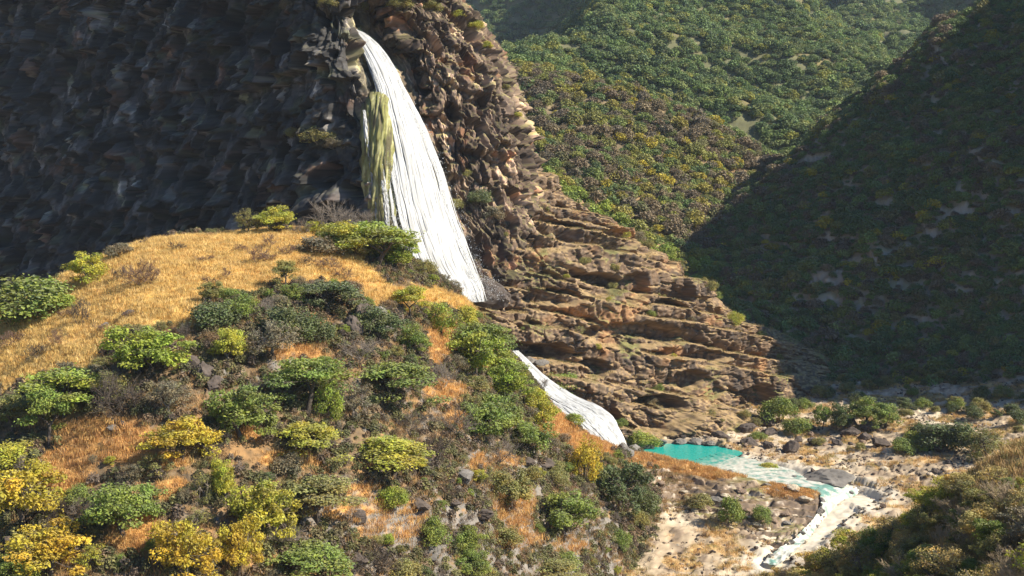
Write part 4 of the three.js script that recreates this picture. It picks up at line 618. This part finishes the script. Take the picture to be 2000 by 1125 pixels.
function wood(mesh, seed, count, size, palette, test, name, label, sink = 0.12) {
  const next = sampler(mesh, seed), per = [[], [], []]; let n = 0;
  for (let i = 0; i < count * 14 && n < count; i++) { const s = next(); if (test && !test(s.p, s.r, s.n)) continue; n++; const w = size[0] + (size[1] - size[0]) * s.r() * s.r(), h = w * (0.6 + s.r() * 0.35), col = pal(typeof palette === 'function' ? palette(s.p, s.r) : palette, s.r); dummy.position.copy(s.p); dummy.position.y -= h * sink; dummy.rotation.set(0, s.r() * 6.28, 0); dummy.scale.set(w, h, w); dummy.updateMatrix(); per[n % 3].push([dummy.matrix.clone(), col]); }
  const g = new THREE.Group();
  per.forEach((list, k) => { const m = new THREE.InstancedMesh(farShapes[k], farMat, list.length); list.forEach(([a, c], i) => { m.setMatrixAt(i, a); m.setColorAt(i, c); }); m.name = 'crowns'; g.add(m); });
  g.name = name; g.userData = { kind: 'stuff', label, category: 'woodland' }; shade(g); scene.add(g);
}
const GREENS = [[0.13, 0.2, 0.055], [0.18, 0.25, 0.065], [0.11, 0.17, 0.055], [0.21, 0.25, 0.075]], YEL = [[0.4, 0.33, 0.03], [0.3, 0.3, 0.045], [0.24, 0.25, 0.05]], BRN = [[0.2, 0.15, 0.085], [0.17, 0.125, 0.075], [0.23, 0.18, 0.1], [0.2, 0.19, 0.07]];
const inView = (p, m = 60) => { const [x, y] = pixelOf(p); return x > -m && x < 2000 + m && y > -m * 2; };
wood(midHill, 201, 5600, [3.2, 9], (p, r) => { const [x, y] = pixelOf(p), low = y > 330 + (x - 1060) * 0.62, q = fbm(p.x * 0.025, p.y * 0.025, p.z * 0.025, 2); return low ? (r() < 0.8 ? [[0.27, 0.33, 0.04], [0.2, 0.27, 0.04]] : YEL) : r() < 0.24 ? GREENS : r() < 0.3 + q ? YEL : BRN; }, (p) => inView(p), 'hill_scrub', 'yellow and brown scrub covering the hill behind the cliff shoulder');
wood(farHill, 202, 11000, [5.5, 12], (p, r) => r() < 0.88 ? GREENS : YEL.slice(1), (p) => inView(p), 'hill_wood', 'green wood covering the dome hill beyond the gorge');
wood(backHill, 203, 3600, [7, 14], GREENS, (p) => inView(p), 'back_wood', 'dark green wood on the hill behind the cliff top');
wood(sideHill, 204, 3000, [7, 14], GREENS, (p) => inView(p), 'side_wood', 'green wood on the hazy hill beyond the shaded ridge');
wood(mountain, 205, 17000, [1.8, 7], (p, r) => { const [x, y] = pixelOf(p), q = fbm(p.x * 0.03, p.y * 0.03, p.z * 0.03, 2); return r() < 0.55 + q ? GREENS : r() < 0.25 ? YEL : BRN; }, (p, r, n) => { const [x, y] = pixelOf(p); return inView(p) && n.y > 0.2 && (y < 770 || r() < 0.2); }, 'mountain_wood', 'shaded trees and scrub covering the steep mountain slope');
// the largest crowns of the nearer slopes, one by one
function singles(mesh, seed, count, size, tones, test, name, where, group) {
  const next = sampler(mesh, seed), mats = tones.map(([t, c]) => [t, new THREE.MeshPhysicalMaterial({ vertexColors: true, color: rgb(...c), roughness: 0.9, transmission: 0.25, thickness: 0 })]), spots = [];
  for (let i = 0; i < count * 60 && spots.length < count; i++) { const { p, r, n } = next(); if (n.y < 0.3 || !test(p)) continue; const w = size[0] + (size[1] - size[0]) * r(); if (spots.some((q) => q.distanceTo(p) < w * 0.9)) continue; spots.push(p); const [t, m] = mats[Math.floor(r() * mats.length)], h = w * (0.65 + r() * 0.3), o = new THREE.Mesh(farShapes[spots.length % 3], m); o.position.copy(p); o.position.y -= h * 0.1; o.rotation.y = r() * 6.28; o.scale.set(w, h, w); add(o, name, (w > mix(size[0], size[1], 0.5) ? 'large ' : 'small ') + t + ' tree ' + where, 'tree', t + ' ' + group); }
}
singles(midHill, 401, 230, [6, 9.5], [['olive yellow', [0.33, 0.285, 0.05]], ['olive', [0.25, 0.25, 0.06]], ['green', [0.18, 0.23, 0.05]], ['brown', [0.22, 0.165, 0.095]], ['grey brown', [0.2, 0.165, 0.11]]], (p) => { const [x, y] = pixelOf(p); return x > 985 && x < 1500 && y > 120 && y < 560 && y < 470 + (x - 1100) * 0.4 && !hitAny([terrace, cliff, mountain], x, y); }, 'hill_tree', 'on the scrub hill behind the cliff shoulder', 'trees on the scrub hill');
singles(mountain, 402, 230, [5.5, 8.5], [['dark green', [0.11, 0.16, 0.045]], ['green', [0.16, 0.21, 0.05]], ['olive', [0.22, 0.2, 0.06]], ['grey brown', [0.2, 0.155, 0.1]]], (p) => { const [x, y] = pixelOf(p); return x > 1340 && x < 2020 && y > -10 && y < 760 && !hitAny([terrace], x, y); }, 'slope_tree', 'on the shaded mountain slope across the gorge', 'trees on the shaded mountain');
function blades(seed, n, h, spread, wdt) { const r = rng(seed), o = { p: [], n: [], i: [], c: [] }; for (let i = 0; i < n; i++) { const x = (r() - 0.5) * spread, z = (r() - 0.5) * spread, a = r() * 6.28, l = h * (0.5 + r() * 0.7), bx = Math.cos(a) * wdt, bz = Math.sin(a) * wdt, lx = (r() - 0.5) * l * 1.3, lz = (r() - 0.5) * l * 1.3, k = o.p.length / 3, t = 0.75 + r() * 0.5; o.p.push(x - bx, -0.05, z - bz, x + bx, -0.05, z + bz, x + lx * 0.4 - bx * 0.6, l * 0.65, z + lz * 0.4 - bz * 0.6, x + lx * 0.4 + bx * 0.6, l * 0.65, z + lz * 0.4 + bz * 0.6, x + lx, l, z + lz); for (let j = 0; j < 5; j++) o.c.push(t, t, t); o.i.push(k, k + 1, k + 2, k + 1, k + 3, k + 2, k + 2, k + 3, k + 4); } return toGeo(o); }
function cover(mesh, seed, count, geo, mat, size, palette, test, name, label) {
  const next = sampler(mesh, seed), list = []; for (let i = 0; i < count * 12 && list.length < count; i++) { const s = next(); if (!test(s.p, s.r, s.n)) continue; const k = size[0] + (size[1] - size[0]) * s.r(); dummy.position.copy(s.p); dummy.rotation.set((s.r() - 0.5) * 0.4, s.r() * 6.28, (s.r() - 0.5) * 0.4); dummy.scale.set(k * (0.8 + 0.6 * s.r()), k, k * (0.8 + 0.6 * s.r())); dummy.updateMatrix(); list.push([dummy.matrix.clone(), pal(typeof palette === 'function' ? palette(s.p) : palette, s.r)]); }
  const m = new THREE.InstancedMesh(geo, mat, list.length); list.forEach(([a, c], i) => { m.setMatrixAt(i, a); m.setColorAt(i, c); }); m.name = name; m.userData = { kind: 'stuff', label, category: 'ground cover' }; shade(m); scene.add(m);
}
const grassGeo = blades(3, 34, 0.42, 1, 0.02), coverMat = new THREE.MeshPhysicalMaterial({ vertexColors: true, color: 0xffffff, roughness: 0.9, transmission: 0.3, thickness: 0 });
const seenHill = (p, far = 1700) => { const [x, y] = pixelOf(p); return x > -30 && x < far && y < 1150 && p.z > -205; };
cover(hill, 301, 26000, grassGeo, coverMat, [0.6, 1.5], (p) => goldAmount(p) > 0.95 ? [[0.6, 0.41, 0.12], [0.62, 0.44, 0.15], [0.52, 0.32, 0.09], [0.68, 0.49, 0.19]] : [[0.55, 0.31, 0.09], [0.48, 0.25, 0.08], [0.6, 0.38, 0.13], [0.42, 0.24, 0.09]], (p, r) => seenHill(p) && goldAmount(p) > 0.5 * r() + 0.1, 'dry_grass', 'golden dry grass on the hill crown and in the clearings');
cover(hill, 302, 9000, grassGeo, coverMat, [0.6, 1.4], [[0.34, 0.2, 0.08], [0.26, 0.17, 0.08], [0.4, 0.24, 0.09], [0.2, 0.18, 0.06]], (p, r) => seenHill(p, 1350) && goldAmount(p) < 0.3 && r() < 0.4 + 1.6 * fbm(p.x * 0.15, p.y * 0.15, p.z * 0.15, 2), 'brown_grass', 'brown dry grass between the shrubs of the slope');
const twigGeo = shapes.bare[0].wood, tuftGeo = farCrown(9, 130, 0.085);
cover(hill, 303, 6500, tuftGeo, coverMat, [0.5, 1.5], [[0.17, 0.14, 0.06], [0.2, 0.13, 0.07], [0.13, 0.13, 0.04], [0.2, 0.19, 0.06], [0.14, 0.1, 0.07]], (p, r) => seenHill(p, 1290) && goldAmount(p) < 0.25 && r() < 0.5 + 1.6 * fbm(p.x * 0.2, p.y * 0.2, p.z * 0.2 + 9, 2), 'undergrowth', 'low dry undergrowth between the shrubs of the slope');
cover(floor, 304, 5000, grassGeo, coverMat, [0.6, 1.5], [[0.58, 0.38, 0.14], [0.5, 0.3, 0.11], [0.34, 0.28, 0.09]], (p, r, n) => { const [x, y] = pixelOf(p); return x > 1180 && x < 2010 && y < 1140 && toStream(p.x, p.z)[0] > 1.5 && !inPoly(poolXZ, p.x, p.z) && fbm(p.x * 0.16, 9, p.z * 0.2, 3) > 0.03; }, 'flat_grass', 'golden dry grass between the stones of the river flat');
cover(bank, 305, 6000, grassGeo, coverMat, [0.7, 1.6], [[0.5, 0.32, 0.12], [0.36, 0.24, 0.1], [0.3, 0.25, 0.08]], (p) => inView(p), 'bank_grass', 'dry grass on the near bank under the trees');
cover(terrace, 306, 5200, grassGeo, coverMat, [0.5, 1.3], [[0.45, 0.32, 0.13], [0.34, 0.25, 0.1], [0.22, 0.2, 0.07]], (p, r, n) => n.y > 0.74 && inView(p) && pixelOf(p)[1] < 860, 'ledge_grass', 'dry grass on the ledges of the bedded rock');

// ---------------------------------------------------------------- boulders
function rockShape(seed) { const r = rng(seed); let g = mergeVertices(new THREE.IcosahedronGeometry(0.5, 9).deleteAttribute('uv').deleteAttribute('normal'), 1e-4); const p = g.attributes.position, v = V(0, 0, 0), cuts = [...Array(11)].map(() => [V(r() - 0.5, r() - 0.5, r() - 0.5).normalize(), 0.26 + r() * 0.16]); for (let i = 0; i < p.count; i++) { v.fromBufferAttribute(p, i); for (const [n, d] of cuts) { const e = v.dot(n) - d; if (e > 0) v.addScaledVector(n, -e * 0.93); } const s = 1 + 0.14 * noise(v.x * 4 + seed, v.y * 4, v.z * 4) + 0.1 * noise(v.x * 9, v.y * 9 + seed, v.z * 9) + 0.05 * noise(v.x * 23, v.y * 23 + seed, v.z * 23); v.multiplyScalar(s); p.setXYZ(i, v.x, v.y, v.z); } g = toCreasedNormals(g, 0.5); const c = []; for (let i = 0; i < g.attributes.position.count; i++) { v.fromBufferAttribute(g.attributes.position, i); const t = 1 + 0.9 * fbm(v.x * 5 + seed, v.y * 5, v.z * 5, 3); c.push(t, t, t); } g.setAttribute('color', new THREE.Float32BufferAttribute(c, 3)); return g; }
const rocks = [...Array(7).keys()].map((i) => rockShape(40 + i * 13)), STONE = { dark: std({ color: rgb(0.085, 0.066, 0.055), vertexColors: true }), brown: std({ color: rgb(0.2, 0.14, 0.1), vertexColors: true }), pale: std({ color: rgb(0.42, 0.35, 0.26), vertexColors: true }), grey: std({ color: rgb(0.16, 0.145, 0.13), vertexColors: true }) };
const rockR = rng(88);
function boulder(p, w, h, tone, label, group) { const m = new THREE.Mesh(rocks[Math.floor(rockR() * rocks.length)], STONE[tone]); m.position.copy(p); m.position.y += h * 0.22; m.rotation.set((rockR() - 0.5) * 0.5, rockR() * 6.28, (rockR() - 0.5) * 0.5); m.scale.set(w * 1.15, h * 1.2, w * (0.8 + rockR() * 0.4)); return add(m, 'boulder', label, 'boulder', group); }
const stone = (px, py, w, h, tone, label, group) => { const p = hitAny([floor, terrace, hill], px, py); if (p) boulder(p, w * -p.z / F, h * -p.z / F, tone, label, group); };
stone(1615, 940, 90, 28, 'grey', 'broad humped grey boulder on the stream bank at the bend'); stone(960, 588, 76, 58, 'dark', 'large dark boulder at the foot of the tall waterfall'); stone(962, 600, 44, 24, 'grey', 'rounded grey boulder leaning on the dark one at the waterfall foot');
for (const [x, y, w, h] of [[1455, 842, 36, 20], [1505, 848, 30, 18], [1462, 868, 34, 18], [1408, 856, 34, 18], [1545, 882, 34, 26], [1495, 828, 34, 22], [1500, 872, 24, 14], [1560, 862, 22, 12], [1590, 868, 28, 16], [1660, 850, 34, 22], [1690, 858, 30, 20], [1700, 840, 36, 22], [1635, 868, 26, 14], [1585, 838, 22, 14], [1720, 870, 34, 18], [1775, 885, 40, 22], [1815, 878, 34, 20], [1760, 868, 30, 18], [1840, 880, 30, 16], [1660, 832, 30, 30]]) stone(x, y, w, h, 'dark', 'dark angular boulder scattered on the flat beyond the stream', 'dark boulders on the river flat');
{
  const next = sampler(floor, 77); let n = 0;
  for (let i = 0; i < 6000 && n < 150; i++) { const { p, r } = next(), [x, y] = pixelOf(p), d = toStream(p.x, p.z)[0]; if (x < 1190 || x > 1960 || y > 1130 || d < 0.6 || d > 40 || inPoly(poolXZ, p.x, p.z) || hitAny([hill], x, y - 2)) continue; const near = d < 5; if (!near && r() < 0.35) continue; n++; const w = 0.5 + r() * r() * 1.8, t = r() < 0.45 ? 'brown' : r() < 0.6 ? 'dark' : 'pale'; boulder(p, w, w * (0.5 + r() * 0.3), t, (t === 'pale' ? 'small pale' : t === 'dark' ? 'small dark' : 'small brown') + (near ? ' stone at the edge of the stream' : ' stone strewn over the river flat'), t + (near ? ' stones along the stream' : ' stones on the river flat')); }
}
cover(floor, 307, 5200, rocks[2], std({ vertexColors: true, color: 0xffffff }), [0.18, 0.7], [[0.12, 0.09, 0.07], [0.2, 0.15, 0.11], [0.42, 0.35, 0.26], [0.3, 0.23, 0.16], [0.09, 0.07, 0.06]], (p, r) => { const [x, y] = pixelOf(p), d = toStream(p.x, p.z)[0]; return x > 1180 && x < 2010 && y < 1140 && d > -0.6 && !inPoly(poolXZ, p.x, p.z) && r() < 0.25 + 1.8 * fbm(p.x * 0.13, 19, p.z * 0.16, 3); }, 'rubble', 'small stones strewn over the river flat');
{
  const r = rng(19); for (let i = 0; i < 46; i++) { const t = 0.12 + 0.86 * r(), f = t * (centre.length - 1), k = Math.min(Math.floor(f), centre.length - 2), p = bankL[k].clone().lerp(bankL[k + 1], f - k).lerp(bankR[k].clone().lerp(bankR[k + 1], f - k), r() < 0.5 ? r() * 0.25 : r() < 0.7 ? 1 - r() * 0.25 : r()); const w = 0.4 + r() * r() * 1.3, tone = r() < 0.5 ? 'grey' : 'pale'; p.y -= 0.15; boulder(p, w, w * 0.6, tone, tone + ' stone standing in the foaming stream', tone + ' stones in the stream'); }
}
for (const [x, y, w, h] of [[1262, 878, 40, 18], [1240, 884, 36, 20], [1225, 890, 30, 18], [1290, 866, 26, 10], [1330, 864, 28, 12], [1360, 864, 26, 10], [1385, 868, 24, 10], [1215, 880, 26, 20]]) stone(x, y, w, h, 'grey', 'grey stone on the rim of the turquoise pool', 'stones around the pool');
{
  const next = sampler(hill, 78); let n = 0;
  for (let i = 0; i < 40000 && n < 90; i++) { const { p, r } = next(), [x, y] = pixelOf(p); if (x < 1280 || x > 1595 || y < 945 || y > 1062) continue; n++; const w = 0.5 + r() * r() * 1.5, t = r() < 0.5 ? 'pale' : r() < 0.6 ? 'brown' : 'grey'; boulder(p, w * 1.4, w * 0.55, t, 'flat ' + t + ' slab on the bedded rocks above the stream', t + ' slabs on the bedded rocks'); }
}
for (const [x, y, w, h] of [[1010, 700, 30, 16], [1035, 706, 26, 14], [1060, 712, 30, 12], [1000, 690, 24, 14]]) stone(x, y, w, h, 'grey', 'grey stone on the wet ledge under the rock overhang', 'stones on the wet ledge');
for (const [x, y, w, h] of [[398, 735, 40, 40], [372, 722, 34, 36], [420, 760, 36, 32], [250, 616, 26, 14], [205, 640, 20, 14], [600, 972, 50, 24], [640, 960, 40, 20], [710, 628, 50, 60], [745, 640, 44, 52], [690, 650, 36, 44], [790, 912, 50, 22], [905, 938, 50, 26], [1060, 908, 46, 20], [700, 1015, 34, 24], [940, 1010, 44, 20], [880, 985, 40, 18], [500, 806, 36, 18], [240, 832, 16, 14], [225, 838, 30, 12], [775, 600, 18, 14], [1130, 905, 40, 20], [1030, 905, 34, 16], [820, 990, 50, 20], [755, 630, 30, 30], [845, 1085, 40, 24], [700, 1100, 46, 26], [130, 1050, 40, 22], [20, 1060, 40, 20]]) stone(x, y, w, h, x % 2 ? 'grey' : 'dark', 'weathered grey rock jutting from the scrubby slope', 'rocks on the scrubby slope');
renderer.render(scene, camera);
